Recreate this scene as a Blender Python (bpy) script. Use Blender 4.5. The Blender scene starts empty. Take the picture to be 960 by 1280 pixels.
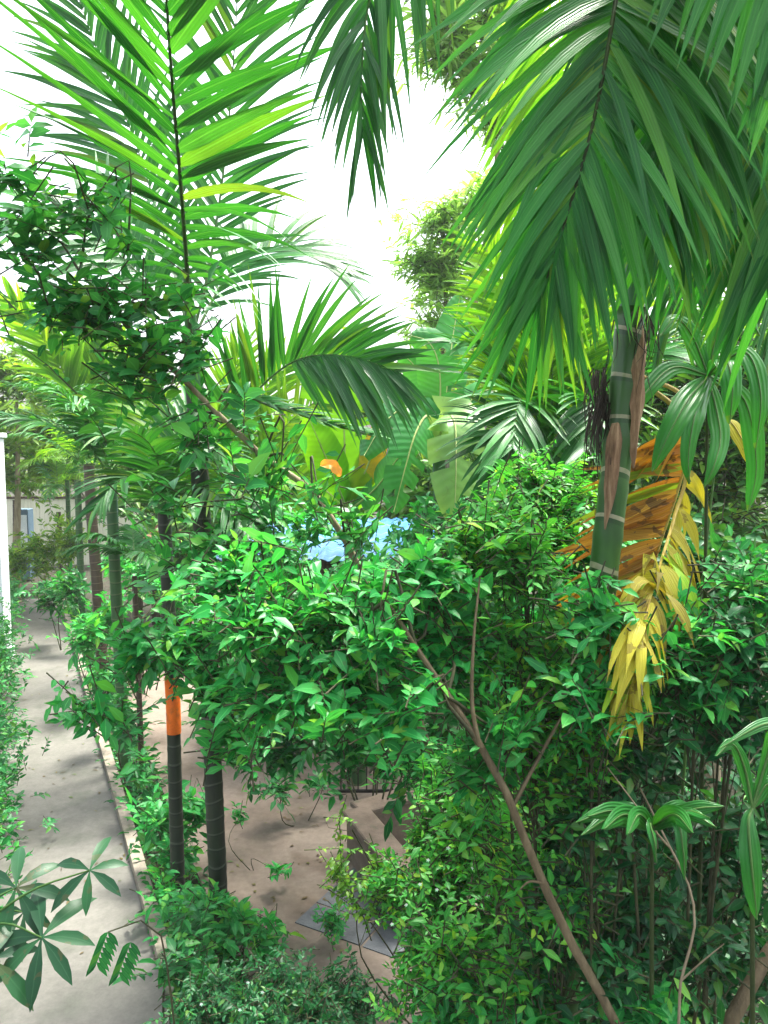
import bpy, math, random
import numpy as np

rng = np.random.default_rng(11)
random.seed(11)
S = bpy.context.scene
COL = S.collection
PI = math.pi

# ------------------------------------------------------------------ camera
F = 961.0
CAM_Z = 4.5
PITCH = math.radians(4.76)
cam = bpy.data.cameras.new('camera')
cam.sensor_fit = 'HORIZONTAL'
cam.sensor_width = 36
cam.lens = 36 * F / 960
cam.clip_start = 0.05
cam.clip_end = 800
camo = bpy.data.objects.new('camera', cam)
COL.objects.link(camo)
camo.location = (0, 0, CAM_Z)
camo.rotation_euler = (PI / 2 - PITCH, 0, 0)
S.camera = camo
CP, SP = math.cos(PITCH), math.sin(PITCH)


def at(px, py, d):
    """point of the place seen at this pixel of the 960 x 1280 photograph, d metres ahead"""
    u, v = (px - 480) / F, (640 - py) / F
    k = d / (CP + v * SP)
    return np.array((u * k, d, CAM_Z + (-SP + v * CP) * k))


def gnd(px, py, z=0.0):
    u, v = (px - 480) / F, (640 - py) / F
    k = (z - CAM_Z) / (-SP + v * CP)
    return np.array((u * k, (CP + v * SP) * k, z))


# ------------------------------------------------------------------ objects
ORG = {}


def tag(o, label=None, cat=None, group=None, kind=None):
    for k, v in (('label', label), ('category', cat), ('group', group), ('kind', kind)):
        if v:
            o[k] = v
    return o


def thing(name, label, cat, loc, group=None):
    o = bpy.data.objects.new(name, None)
    o.empty_display_size = 0.2
    COL.objects.link(o)
    o.location = tuple(float(c) for c in loc)
    ORG[o.name] = np.array(loc, float)
    return tag(o, label, cat, group)


class MB:
    """collects pieces of one mesh"""

    def __init__(self):
        self.v, self.f, self.uv, self.mi, self.n = [], [], [], [], 0

    def add(self, v, faces, uv=None, mi=0):
        """v (n,3); faces list of index arrays (m,k); uv (n,2)"""
        v = np.asarray(v, float).reshape(-1, 3)
        if uv is None:
            uv = np.zeros((len(v), 2))
        for fa in faces:
            fa = np.asarray(fa, int)
            self.f.append(fa + self.n)
            self.mi.append(mi)
        self.v.append(v)
        self.uv.append(np.asarray(uv, float))
        self.n += len(v)

    def build(self, name, mats, parent=None, smooth=True, label=None):
        v = np.concatenate(self.v)
        uv = np.concatenate(self.uv)
        org = ORG[parent.name] if parent is not None else np.zeros(3)
        v = v - org
        if not isinstance(mats, (list, tuple)):
            mats = [mats]
        me = bpy.data.meshes.new(name)
        loops = np.concatenate([f.reshape(-1) for f in self.f])
        tot = np.concatenate([np.full(len(f), f.shape[1]) for f in self.f])
        mi = np.concatenate([np.full(len(f), m) for f, m in zip(self.f, self.mi)])
        me.vertices.add(len(v))
        me.vertices.foreach_set('co', v.reshape(-1))
        me.loops.add(len(loops))
        me.loops.foreach_set('vertex_index', loops)
        me.polygons.add(len(tot))
        me.polygons.foreach_set('loop_start', np.concatenate([[0], np.cumsum(tot)[:-1]]))
        me.polygons.foreach_set('loop_total', tot)
        me.polygons.foreach_set('material_index', mi)
        me.polygons.foreach_set('use_smooth', np.full(len(tot), bool(smooth)))
        l = me.uv_layers.new(name='UVMap')
        l.data.foreach_set('uv', uv[loops].reshape(-1))
        for m in mats:
            me.materials.append(m)
        me.update(calc_edges=True)
        me.validate()
        o = bpy.data.objects.new(name, me)
        COL.objects.link(o)
        if parent is not None:
            o.parent = parent
            ORG[o.name] = org
        else:
            ORG[o.name] = np.zeros(3)
        if label:
            o['label'] = label
        return o

    def box(self, c, s, rz=0.0, mi=0, tilt=None, bev=0.0):
        hx, hy, hz = s[0] / 2, s[1] / 2, s[2] / 2
        if bev <= 0:
            p = np.array([(x, y, z) for z in (-hz, hz) for x, y in ((-hx, -hy), (hx, -hy), (hx, hy), (-hx, hy))])
            fs = [[(0, 3, 2, 1), (4, 5, 6, 7), (0, 1, 5, 4), (1, 2, 6, 5), (2, 3, 7, 6), (3, 0, 4, 7)]]
        else:
            b = min(bev, hx * .9, hy * .9, hz * .9)
            ring = lambda ix, iy, z: [(-hx + ix, -hy + iy, z), (hx - ix, -hy + iy, z), (hx - ix, hy - iy, z), (-hx + ix, hy - iy, z)]
            p = np.array(ring(b, b, -hz) + ring(0, 0, -hz + b) + ring(0, 0, hz - b) + ring(b, b, hz))
            q = [(0, 3, 2, 1), (12, 13, 14, 15)]
            for k in range(3):
                for i in range(4):
                    j = (i + 1) % 4
                    q.append((4 * k + i, 4 * k + j, 4 * k + 4 + j, 4 * k + 4 + i))
            fs = [q]
        c_, s_ = math.cos(rz), math.sin(rz)
        R = np.array([[c_, -s_, 0], [s_, c_, 0], [0, 0, 1]])
        if tilt is not None:
            a = tilt
            R = R @ np.array([[1, 0, 0], [0, math.cos(a), -math.sin(a)], [0, math.sin(a), math.cos(a)]])
        self.add(p @ R.T + np.asarray(c, float), fs, uv=p[:, :2], mi=mi)

    def tube(self, pts, radii, sides=6, mi=0, cap=True):
        pts = np.asarray(pts, float)
        n = len(pts)
        r = np.broadcast_to(np.asarray(radii, float), (n,))
        t = np.gradient(pts, axis=0)
        t /= np.linalg.norm(t, axis=1, keepdims=True) + 1e-9
        ref = np.array((1., 0, 0)) if abs(t[0][0]) < .8 else np.array((0, 1., 0))
        a = np.cross(t, ref)
        a /= np.linalg.norm(a, axis=1, keepdims=True) + 1e-9
        b = np.cross(t, a)
        ang = np.linspace(0, 2 * PI, sides + 1)
        v = pts[:, None, :] + r[:, None, None] * (np.cos(ang)[None, :, None] * a[:, None, :] + np.sin(ang)[None, :, None] * b[:, None, :])
        ln = np.concatenate([[0], np.cumsum(np.linalg.norm(np.diff(pts, axis=0), axis=1))])
        uv = np.stack(np.broadcast_arrays(ang[None, :] / (2 * PI), ln[:, None]), -1)
        m = sides + 1
        i = np.arange(n - 1)[:, None] * m + np.arange(sides)[None, :]
        q = np.stack([i, i + 1, i + m + 1, i + m], -1).reshape(-1, 4)
        fs = [q]
        if cap:
            fs.append(np.arange(sides)[::-1][None, :] + (n - 1) * m)
        self.add(v.reshape(-1, 3), fs, uv.reshape(-1, 2), mi)


def unit(a):
    a = np.asarray(a, float)
    return a / (np.linalg.norm(a, axis=-1, keepdims=True) + 1e-9)


def spline(pts, n=24):
    """Catmull-Rom through the points, resampled evenly"""
    p = np.asarray(pts, float)
    if len(p) == 2:
        return p[0] + np.linspace(0, 1, n)[:, None] * (p[1] - p[0])
    q = np.vstack([2 * p[0] - p[1], p, 2 * p[-1] - p[-2]])
    out = []
    for i in range(1, len(q) - 2):
        t = np.linspace(0, 1, 14, endpoint=False)[:, None]
        a, b, c, d = q[i - 1], q[i], q[i + 1], q[i + 2]
        out.append(.5 * (2 * b + (c - a) * t + (2 * a - 5 * b + 4 * c - d) * t ** 2 + (3 * b - a - 3 * c + d) * t ** 3))
    out.append(p[-1:])
    c = np.concatenate(out)
    l = np.concatenate([[0], np.cumsum(np.linalg.norm(np.diff(c, axis=0), axis=1))])
    s = np.linspace(0, l[-1], n)
    return np.stack([np.interp(s, l, c[:, k]) for k in range(3)], -1)


# leaf outlines: (station, half width as share of W)
OVATE = np.array([(0, .02), (.16, .33), (.42, .5), (.72, .3), (1, .01)])
OVATE_S = np.array([(0, .03), (.35, .5), (.7, .33), (1, .01)])
LANCE = np.array([(0, .06), (.3, .5), (.65, .4), (1, .02)])
RIBBON = np.array([(0, .22), (.1, .42), (.22, .5), (.36, .49), (.5, .43), (.65, .32), (.8, .18), (.92, .07), (1, .004)])
STRIP = np.array([(0, .3), (.2, .5), (.45, .48), (.7, .36), (.88, .18), (1, .02)])


def leaves(mb, base, d, nrm, L, W, g=0.6, prof=OVATE, fold=.25, mi=0, gp=1.3, wav=0.0):
    """many leaves at once: each a strip folded along its midrib that bends with its weight"""
    base = np.asarray(base, float).reshape(-1, 3)
    N = len(base)
    if N == 0:
        return
    d = unit(np.broadcast_to(d, (N, 3)))
    nrm = np.broadcast_to(nrm, (N, 3))
    L = np.broadcast_to(np.asarray(L, float), (N,))
    W = np.broadcast_to(np.asarray(W, float), (N,))
    g = np.broadcast_to(np.asarray(g, float), (N,))
    s = prof[:, 0]
    K = len(s)
    down = np.array((0, 0, -1.))
    pos = np.zeros((N, K, 3))
    dirs = np.zeros((N, K, 3))
    pos[:, 0] = base
    for k in range(K):
        dirs[:, k] = unit(d + down * (g * s[k] ** gp)[:, None])
        if k:
            m = unit(dirs[:, k] + dirs[:, k - 1])
            pos[:, k] = pos[:, k - 1] + m * (L * (s[k] - s[k - 1]))[:, None]
    side0 = unit(np.cross(d, nrm))
    side = unit(side0[:, None, :] - dirs * np.sum(side0[:, None, :] * dirs, -1, keepdims=True))
    up = np.cross(side, dirs)
    hw = W[:, None] * prof[None, :, 1]
    if wav:
        ph = rng.uniform(0, 6.28, (N, 1))
        w_ = np.sin(ph + s[None, :] * 5.0) * wav * hw
    else:
        w_ = 0 * hw
    fl = fold * hw
    v = np.stack([pos - side * hw[..., None] + up * (fl + w_)[..., None], pos, pos + side * hw[..., None] + up * (fl - w_)[..., None]], 2)  # N,K,3,3
    uv = np.zeros((N, K, 3, 2))
    uv[..., 0] = np.array((0, .5, 1))[None, None, :]
    uv[..., 1] = s[None, :, None]
    b = (np.arange(N) * K * 3)[:, None, None] + (np.arange(K - 1) * 3)[None, :, None] + np.arange(2)[None, None, :]
    q = np.stack([b, b + 1, b + 4, b + 3], -1).reshape(-1, 4)
    mb.add(v.reshape(-1, 3), [q], uv.reshape(-1, 2), mi)


def rand_dirs(n, zmin=-1, zmax=1):
    z = rng.uniform(zmin, zmax, n)
    a = rng.uniform(0, 2 * PI, n)
    r = np.sqrt(np.clip(1 - z * z, 0, 1))
    return np.stack([r * np.cos(a), r * np.sin(a), z], -1)


# ------------------------------------------------------------------ materials
def nodes(name):
    m = bpy.data.materials.new(name)
    m.use_nodes = True
    nt = m.node_tree
    nt.nodes.clear()
    out = nt.nodes.new('ShaderNodeOutputMaterial')
    return m, nt, out


def nn(nt, t, **kw):
    n = nt.nodes.new(t)
    for k, v in kw.items():
        if k.startswith('i_'):
            n.inputs[k[2:].replace('_', ' ')].default_value = v
        else:
            setattr(n, k, v)
    return n


def ramp(nt, fac, stops):
    r = nt.nodes.new('ShaderNodeValToRGB')
    e = r.color_ramp.elements
    while len(e) < len(stops):
        e.new(.5)
    for el, (p, c) in zip(e, stops):
        el.position = p
        el.color = (*c, 1) if len(c) == 3 else c
    nt.links.new(fac, r.inputs['Fac'])
    return r.outputs['Color']


def math_(nt, op, a, b=None, c=None):
    n = nt.nodes.new('ShaderNodeMath')
    n.operation = op
    for i, x in enumerate((a, b, c)):
        if x is None:
            continue
        if isinstance(x, (int, float)):
            n.inputs[i].default_value = x
        else:
            nt.links.new(x, n.inputs[i])
    return n.outputs[0]


def mixc(nt, fac, a, b, mode='MIX'):
    n = nt.nodes.new('ShaderNodeMix')
    n.data_type = 'RGBA'
    n.blend_type = mode
    for sock, x in ((n.inputs[0], fac), (n.inputs[6], a), (n.inputs[7], b)):
        if isinstance(x, (int, float)):
            sock.default_value = x
        elif isinstance(x, tuple):
            sock.default_value = (*x, 1) if len(x) == 3 else x
        else:
            nt.links.new(x, sock)
    return n.outputs[2]


def leafmat(name, c0, c1, c2, rough=.42, tr=.4, tcol=None, rib=.35, veins=0.0, pleat=0.0, brown=0.0, spec=.5, tipc=None):
    """leaf with a colour of its own per leaf, paler midrib, light shining through"""
    m, nt, out = nodes(name)
    geo = nn(nt, 'ShaderNodeNewGeometry')
    tc = nn(nt, 'ShaderNodeTexCoord')
    col = ramp(nt, geo.outputs['Random Per Island'], [(0, c0), (.45, c1), (.86, c2), (.93, (min(c2[0] * 1.9, c2[1] * .6), c2[1] * 1.2, c2[2] * .8)), (1, (min(c2[0] * 2.6 + .02, c2[1] * .72), c2[1] * 1.1, c2[2] * .7))])
    no = nn(nt, 'ShaderNodeTexNoise', i_Scale=2.3, i_Detail=3.0)
    nt.links.new(tc.outputs['Object'], no.inputs['Vector'])
    f = math_(nt, 'MULTIPLY_ADD', no.outputs['Fac'], 1.2, .4)
    col = mixc(nt, 1.0, col, f, 'MULTIPLY')
    uv = nn(nt, 'ShaderNodeSeparateXYZ')
    nt.links.new(tc.outputs['UV'], uv.inputs[0])
    U, V = uv.outputs[0], uv.outputs[1]
    d = math_(nt, 'ABSOLUTE', math_(nt, 'SUBTRACT', U, .5))
    if rib:
        k = math_(nt, 'MULTIPLY', math_(nt, 'LESS_THAN', d, .045), rib)
        col = mixc(nt, k, col, tuple(min(1, x * 1.6 + .06) for x in c2))
    bump = None
    if veins:
        w = math_(nt, 'SINE', math_(nt, 'ADD', math_(nt, 'MULTIPLY', V, veins), math_(nt, 'MULTIPLY', d, -9.0)))
        col = mixc(nt, math_(nt, 'MULTIPLY', math_(nt, 'MULTIPLY_ADD', w, .5, .5), .22), col, tuple(x * .55 for x in c0))
        bump = w
    if pleat:
        w = math_(nt, 'SINE', math_(nt, 'MULTIPLY', U, pleat))
        n2 = nn(nt, 'ShaderNodeTexNoise', i_Scale=9.0, i_Detail=2.0)
        nt.links.new(tc.outputs['Object'], n2.inputs['Vector'])
        col = mixc(nt, math_(nt, 'MULTIPLY', math_(nt, 'MULTIPLY_ADD', w, .5, .5), .18), col, tuple(x * .6 for x in c0))
        bump = w
    if tipc:
        t = math_(nt, 'MULTIPLY', math_(nt, 'GREATER_THAN', math_(nt, 'ADD', V, math_(nt, 'MULTIPLY', no.outputs['Fac'], .3)), 1.11), .7)
        col = mixc(nt, t, col, tipc)
    if brown:
        n3 = nn(nt, 'ShaderNodeTexNoise', i_Scale=14.0, i_Detail=4.0)
        nt.links.new(tc.outputs['Object'], n3.inputs['Vector'])
        t = math_(nt, 'MULTIPLY', math_(nt, 'GREATER_THAN', n3.outputs['Fac'], .62), brown)
        col = mixc(nt, t, col, (.11, .06, .02))
    p = nn(nt, 'ShaderNodeBsdfPrincipled')
    p.inputs['Roughness'].default_value = rough
    p.inputs['Specular IOR Level'].default_value = spec * .7
    nt.links.new(col, p.inputs['Base Color'])
    if bump is not None:
        b = nn(nt, 'ShaderNodeBump', i_Strength=.35, i_Distance=.004)
        nt.links.new(bump, b.inputs['Height'])
        nt.links.new(b.outputs[0], p.inputs['Normal'])
    t = nn(nt, 'ShaderNodeBsdfTranslucent')
    tcol = tcol or (1.5, 1.35, .55)
    tt = mixc(nt, 1.0, col, (*tcol, 1), 'MULTIPLY')
    nt.links.new(tt, t.inputs['Color'])
    mx = nn(nt, 'ShaderNodeMixShader')
    mx.inputs[0].default_value = tr
    nt.links.new(p.outputs[0], mx.inputs[1])
    nt.links.new(t.outputs[0], mx.inputs[2])
    nt.links.new(mx.outputs[0], out.inputs['Surface'])
    return m


def surfmat(name, stops, scale=4.0, rough=.8, detail=6.0, bump=.4, dist=.01, spec=.3, stretch=(1, 1, 1), spots=None):
    m, nt, out = nodes(name)
    tc = nn(nt, 'ShaderNodeTexCoord')
    mp = nn(nt, 'ShaderNodeMapping')
    mp.inputs['Scale'].default_value = stretch
    nt.links.new(tc.outputs['Object'], mp.inputs[0])
    no = nn(nt, 'ShaderNodeTexNoise', i_Scale=scale, i_Detail=detail, i_Roughness=.62)
    nt.links.new(mp.outputs[0], no.inputs['Vector'])
    col = ramp(nt, no.outputs['Fac'], stops)
    if spots:
        n2 = nn(nt, 'ShaderNodeTexNoise', i_Scale=spots[0], i_Detail=4.0)
        nt.links.new(mp.outputs[0], n2.inputs['Vector'])
        k = ramp(nt, n2.outputs['Fac'], [(spots[2], (0, 0, 0)), (spots[3], (1, 1, 1))])
        col = mixc(nt, k, col, spots[1])
    n3 = nn(nt, 'ShaderNodeTexNoise', i_Scale=scale * 19, i_Detail=5.0, i_Roughness=.7)
    nt.links.new(mp.outputs[0], n3.inputs['Vector'])
    col = mixc(nt, .25, col, ramp(nt, n3.outputs['Fac'], [(.34, (.45, .45, .45)), (.66, (1.5, 1.5, 1.5))]), 'MULTIPLY')
    p = nn(nt, 'ShaderNodeBsdfPrincipled')
    p.inputs['Roughness'].default_value = rough
    p.inputs['Specular IOR Level'].default_value = spec
    nt.links.new(col, p.inputs['Base Color'])
    n4 = nn(nt, 'ShaderNodeTexNoise', i_Scale=scale * 6, i_Detail=6.0)
    nt.links.new(mp.outputs[0], n4.inputs['Vector'])
    b = nn(nt, 'ShaderNodeBump', i_Strength=bump, i_Distance=dist)
    nt.links.new(n4.outputs['Fac'], b.inputs['Height'])
    nt.links.new(b.outputs[0], p.inputs['Normal'])
    nt.links.new(p.outputs[0], out.inputs['Surface'])
    return m


def trunkmat(name, c0, c1, ring, spacing=.2, width=.07, rough=.5):
    """ringed palm stem"""
    m, nt, out = nodes(name)
    tc = nn(nt, 'ShaderNodeTexCoord')
    no = nn(nt, 'ShaderNodeTexNoise', i_Scale=5.0, i_Detail=5.0)
    mp = nn(nt, 'ShaderNodeMapping')
    mp.inputs['Scale'].default_value = (3, 3, .7)
    nt.links.new(tc.outputs['Object'], mp.inputs[0])
    nt.links.new(mp.outputs[0], no.inputs['Vector'])
    col = ramp(nt, no.outputs['Fac'], [(.32, c0), (.68, c1)])
    uv = nn(nt, 'ShaderNodeSeparateXYZ')
    nt.links.new(tc.outputs['UV'], uv.inputs[0])
    n2 = nn(nt, 'ShaderNodeTexNoise', i_Scale=1.6, i_Detail=1.0)
    nt.links.new(tc.outputs['Object'], n2.inputs['Vector'])
    v = math_(nt, 'ADD', math_(nt, 'DIVIDE', uv.outputs[1], spacing), math_(nt, 'MULTIPLY', n2.outputs['Fac'], 1.3))
    fr = math_(nt, 'FRACT', v)
    k = math_(nt, 'LESS_THAN', fr, width)
    n5 = nn(nt, 'ShaderNodeTexNoise', i_Scale=22.0, i_Detail=3.0)
    nt.links.new(tc.outputs['Object'], n5.inputs['Vector'])
    k = math_(nt, 'MULTIPLY', k, math_(nt, 'MULTIPLY_ADD', n5.outputs['Fac'], 1.1, .1))
    col = mixc(nt, k, col, ring)
    k2 = math_(nt, 'MULTIPLY', math_(nt, 'GREATER_THAN', fr, .9), .45)
    col = mixc(nt, k2, col, tuple(x * .5 for x in c0))
    p = nn(nt, 'ShaderNodeBsdfPrincipled')
    p.inputs['Roughness'].default_value = rough
    nt.links.new(col, p.inputs['Base Color'])
    b = nn(nt, 'ShaderNodeBump', i_Strength=.5, i_Distance=.008)
    nt.links.new(math_(nt, 'ADD', k, math_(nt, 'MULTIPLY', no.outputs['Fac'], .3)), b.inputs['Height'])
    nt.links.new(b.outputs[0], p.inputs['Normal'])
    nt.links.new(p.outputs[0], out.inputs['Surface'])
    return m


M = {}
M['shrub'] = leafmat('shrub_leaf', (.014, .20, .042), (.028, .31, .064), (.065, .40, .08), tr=.4, tcol=(1.35, 1.25, .55), brown=.3)
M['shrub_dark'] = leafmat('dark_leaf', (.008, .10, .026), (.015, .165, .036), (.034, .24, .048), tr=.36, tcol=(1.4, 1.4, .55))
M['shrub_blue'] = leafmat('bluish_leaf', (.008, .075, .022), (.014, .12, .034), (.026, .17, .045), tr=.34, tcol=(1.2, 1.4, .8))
M['shrub_lime'] = leafmat('lime_leaf', (.05, .19, .03), (.09, .26, .03), (.17, .34, .04), tr=.42, tcol=(1.4, 1.4, .5))
M['cassava'] = leafmat('cassava_leaf', (.006, .045, .016), (.010, .07, .022), (.018, .10, .03), tr=.3, rib=.12, brown=.3)
M['shade'] = leafmat('painted_shade_leaf', (.006, .055, .018), (.010, .095, .026), (.022, .15, .034), tr=.3, tcol=(1.3, 1.3, .6), brown=.3)  # darker leaf copy: shade of the lower right put into the colour
M['fresh'] = leafmat('fresh_leaf', (.03, .25, .036), (.055, .35, .05), (.12, .45, .06), tr=.42, tcol=(1.3, 1.25, .5), brown=.2)
M['vine'] = leafmat('vine_leaf', (.014, .14, .034), (.026, .22, .048), (.06, .32, .06), tr=.38, rough=.35)
M['bamboo'] = leafmat('bamboo_leaf', (.17, .33, .08), (.24, .42, .11), (.33, .5, .17), tr=.6, tcol=(1.25, 1.3, .6), rib=0)
M['far'] = leafmat('far_leaf', (.07, .20, .025), (.12, .27, .035), (.20, .34, .05), tr=.46, rib=0)
M['far_dark'] = leafmat('far_dark_leaf', (.03, .13, .025), (.05, .18, .03), (.10, .25, .04), tr=.4, rib=0)
M['palm'] = leafmat('palm_leaflet', (.012, .11, .02), (.022, .165, .026), (.042, .22, .032), rough=.33, tr=.24, tcol=(1.7, 1.45, .4), pleat=36, rib=.3)
M['palm_gloss'] = leafmat('glossy_palm_leaflet', (.016, .145, .024), (.03, .215, .032), (.065, .30, .04), rough=.3, tr=.4, tcol=(1.6, 1.45, .5), pleat=30, rib=.25, tipc=(.10, .2, .03))
M['palm_lime'] = leafmat('lime_palm_leaflet', (.07, .24, .02), (.12, .31, .025), (.20, .38, .03), rough=.35, tr=.5, tcol=(1.5, 1.4, .4), pleat=36)
M['palm_orange'] = leafmat('withered_orange_leaflet', (.26, .12, .02), (.48, .24, .025), (.66, .38, .035), rough=.55, tr=.35, tcol=(1.3, 1.0, .5), pleat=40, rib=.2, brown=.75)
M['palm_yellow'] = leafmat('yellow_leaflet', (.30, .24, .03), (.50, .45, .03), (.62, .58, .05), rough=.5, tr=.4, tcol=(1.2, 1.1, .5), pleat=44, rib=.2, brown=.55)
M['banana'] = leafmat('banana_blade', (.03, .20, .05), (.045, .25, .06), (.07, .31, .07), rough=.35, tr=.4, tcol=(1.6, 1.4, .4), rib=0, veins=150)
M['banana_lit'] = leafmat('lit_banana_blade', (.20, .40, .13), (.24, .44, .15), (.28, .48, .17), rough=.35, tr=.4, tcol=(1.4, 1.25, .5), rib=0, veins=110, brown=.12)  # lit, glossy face of one leaf painted as a paler banana colour
M['banana_lime'] = leafmat('lime_banana_blade', (.14, .40, .02), (.17, .44, .02), (.20, .48, .02), rough=.35, tr=.68, tcol=(1.4, 1.3, .4), rib=0, veins=120)
M['banana_yellow'] = leafmat('yellow_banana_blade', (.45, .32, .02), (.52, .36, .02), (.6, .40, .03), rough=.45, tr=.45, tcol=(1.2, 1.0, .5), rib=0, veins=90, brown=.25)
M['midrib'] = surfmat('midrib_green', [(.3, (.05, .12, .03)), (.7, (.10, .2, .05))], rough=.5)
M['midrib_dark'] = surfmat('midrib_brown_green', [(.3, (.02, .035, .012)), (.7, (.05, .07, .02))], rough=.5)
M['midrib_pale'] = surfmat('midrib_pale', [(.3, (.30, .38, .12)), (.7, (.42, .5, .2))], rough=.5)
M['midrib_yellow'] = surfmat('midrib_yellow', [(.3, (.4, .28, .05)), (.7, (.5, .38, .08))], rough=.5)
M['bark'] = surfmat('bark', [(.3, (.06, .045, .025)), (.55, (.13, .10, .055)), (.75, (.20, .16, .09))], scale=9, stretch=(2, 2, .5), bump=.7)
M['bark_pale'] = surfmat('pale_bark', [(.3, (.16, .12, .07)), (.7, (.33, .27, .18))], scale=8, stretch=(2, 2, .5), bump=.6)
M['twig'] = surfmat('twig_bark', [(.3, (.025, .03, .014)), (.7, (.07, .07, .03))], scale=9)
M['twig_green'] = surfmat('green_twig', [(.3, (.03, .09, .02)), (.7, (.07, .15, .03))], scale=9)
M['trunk_green'] = trunkmat('green_ringed_trunk', (.014, .055, .012), (.04, .12, .022), (.40, .36, .24), spacing=.23, width=.09, rough=.35)
M['trunk_dark'] = trunkmat('dark_ringed_trunk', (.007, .011, .007), (.018, .026, .014), (.07, .085, .06), spacing=.16, width=.1)
M['trunk_brown'] = trunkmat('brown_ringed_trunk', (.035, .022, .014), (.08, .05, .03), (.16, .12, .08), spacing=.14, width=.12)
M['trunk_mid'] = trunkmat('young_green_trunk', (.02, .07, .02), (.05, .13, .035), (.14, .17, .08), spacing=.16, width=.1)
M['shaft'] = surfmat('crownshaft_green', [(.3, (.03, .11, .04)), (.7, (.06, .17, .06))], scale=3, stretch=(3, 3, .5), rough=.35)
M['sheath'] = surfmat('dead_sheath', [(.3, (.07, .035, .018)), (.5, (.22, .13, .07)), (.72, (.42, .30, .18))], scale=7, stretch=(5, 5, .6), rough=.75, bump=.7)
M['fibre'] = surfmat('dark_fibre', [(.3, (.012, .010, .008)), (.7, (.05, .035, .022))], scale=10, stretch=(8, 8, .6), rough=.9)
M['orange'] = surfmat('orange_wrap', [(.3, (.62, .11, .008)), (.7, (.75, .16, .012))], scale=6, rough=.6, spots=(9, (.30, .09, .025), .52, .70))
M['soil'] = surfmat('soil', [(.3, (.016, .014, .009)), (.55, (.030, .026, .016)), (.75, (.05, .042, .026))], scale=1.6, rough=.95, bump=.8, dist=.03, spots=(3.5, (.02, .04, .012), .5, .66))
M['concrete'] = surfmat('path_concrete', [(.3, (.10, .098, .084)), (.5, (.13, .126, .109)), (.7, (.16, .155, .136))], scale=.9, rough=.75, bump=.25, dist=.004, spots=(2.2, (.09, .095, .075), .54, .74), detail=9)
M['kerb'] = surfmat('kerb_concrete', [(.3, (.18, .155, .12)), (.7, (.32, .28, .22))], scale=3, rough=.85, spots=(5, (.06, .08, .04), .55, .7))
M['patio'] = surfmat('patio_screed', [(.3, (.125, .096, .073)), (.5, (.175, .138, .108)), (.7, (.215, .175, .14))], scale=.8, rough=.8, bump=.3, dist=.004, spots=(1.7, (.11, .08, .055), .55, .75), detail=9)
M['slate'] = surfmat('slate_slab', [(.3, (.055, .06, .068)), (.7, (.12, .13, .14))], scale=5, rough=.6)
M['capping'] = surfmat('wall_capping', [(.3, (.09, .068, .05)), (.7, (.17, .13, .10))], scale=5, rough=.85, spots=(7, (.08, .08, .05), .55, .72))
M['iron'] = surfmat('dark_iron', [(.3, (.01, .01, .01)), (.7, (.03, .028, .025))], scale=12, rough=.5)
M['blue_sheet'] = surfmat('blue_sheet', [(.3, (.03, .13, .34)), (.7, (.07, .23, .46))], scale=2.2, rough=.4, stretch=(1, 4, 1), spots=(3, (.34, .55, .72), .55, .75))
M['cream'] = surfmat('cream_boards', [(.3, (.56, .55, .42)), (.7, (.72, .70, .56))], scale=2, stretch=(6, 6, .5), rough=.7)
M['white'] = surfmat('white_render', [(.3, (.62, .66, .70)), (.7, (.78, .80, .82))], scale=2, rough=.7)
M['tile'] = surfmat('clay_tile', [(.3, (.20, .08, .05)), (.7, (.36, .17, .12))], scale=5, rough=.8)
M['pot'] = surfmat('terracotta', [(.3, (.10, .05, .03)), (.7, (.20, .10, .055))], scale=6, rough=.8)
M['wood'] = surfmat('dark_timber', [(.3, (.03, .02, .013)), (.7, (.08, .055, .035))], scale=4, stretch=(5, 5, .5), rough=.8)
M['blue_paint'] = surfmat('blue_paint', [(.3, (.07, .12, .17)), (.7, (.11, .17, .22))], scale=4, rough=.5)
M['litter'] = leafmat('dry_litter', (.05, .035, .015), (.10, .065, .02), (.12, .13, .03), tr=.1, rib=0)
M['petal'] = leafmat('white_petal', (.75, .78, .72), (.8, .82, .78), (.85, .86, .82), tr=.3, tcol=(1, 1, 1), rib=0)
M['petal_orange'] = leafmat('orange_petal', (.6, .2, .03), (.7, .28, .04), (.75, .34, .06), tr=.4, tcol=(1.2, 1, .6), rib=0)


# ------------------------------------------------------------------ builders
def slab_poly(mb, pts, z0, z1, mi=0):
    p = np.asarray(pts, float)
    n = len(p)
    a = np.c_[p[:, :2], np.full(n, z0)]
    b = np.c_[p[:, :2], np.full(n, z1)]
    sides = [(i, (i + 1) % n, n + (i + 1) % n, n + i) for i in range(n)]
    mb.add(np.vstack([a, b]), [np.arange(n)[None, :] + n, np.array(sides)], mi=mi)


def crown_points(blobs, n, shell=.55):
    """points through the volume of a set of ellipsoids, denser outside"""
    c = np.array([b[0] for b in blobs])
    r = np.array([b[1] for b in blobs])
    w = r[:, 0] * r[:, 2]
    idx = rng.choice(len(blobs), n, p=w / w.sum())
    u = rand_dirs(n)
    rad = rng.uniform(0, 1, n) ** shell
    # lumpy surface
    rad = np.where(rng.uniform(0, 1, n) < .14, rng.uniform(1.0, 1.4, n), rad)
    lump = 1 + .22 * np.sin(u[:, 0] * 5.1 + idx) + .18 * np.sin(u[:, 2] * 6.3 + idx * 2.1) + rng.normal(0, .07, n)
    rad = rad * lump
    return c[idx] + u * r[idx] * rad[:, None], u, idx


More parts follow.
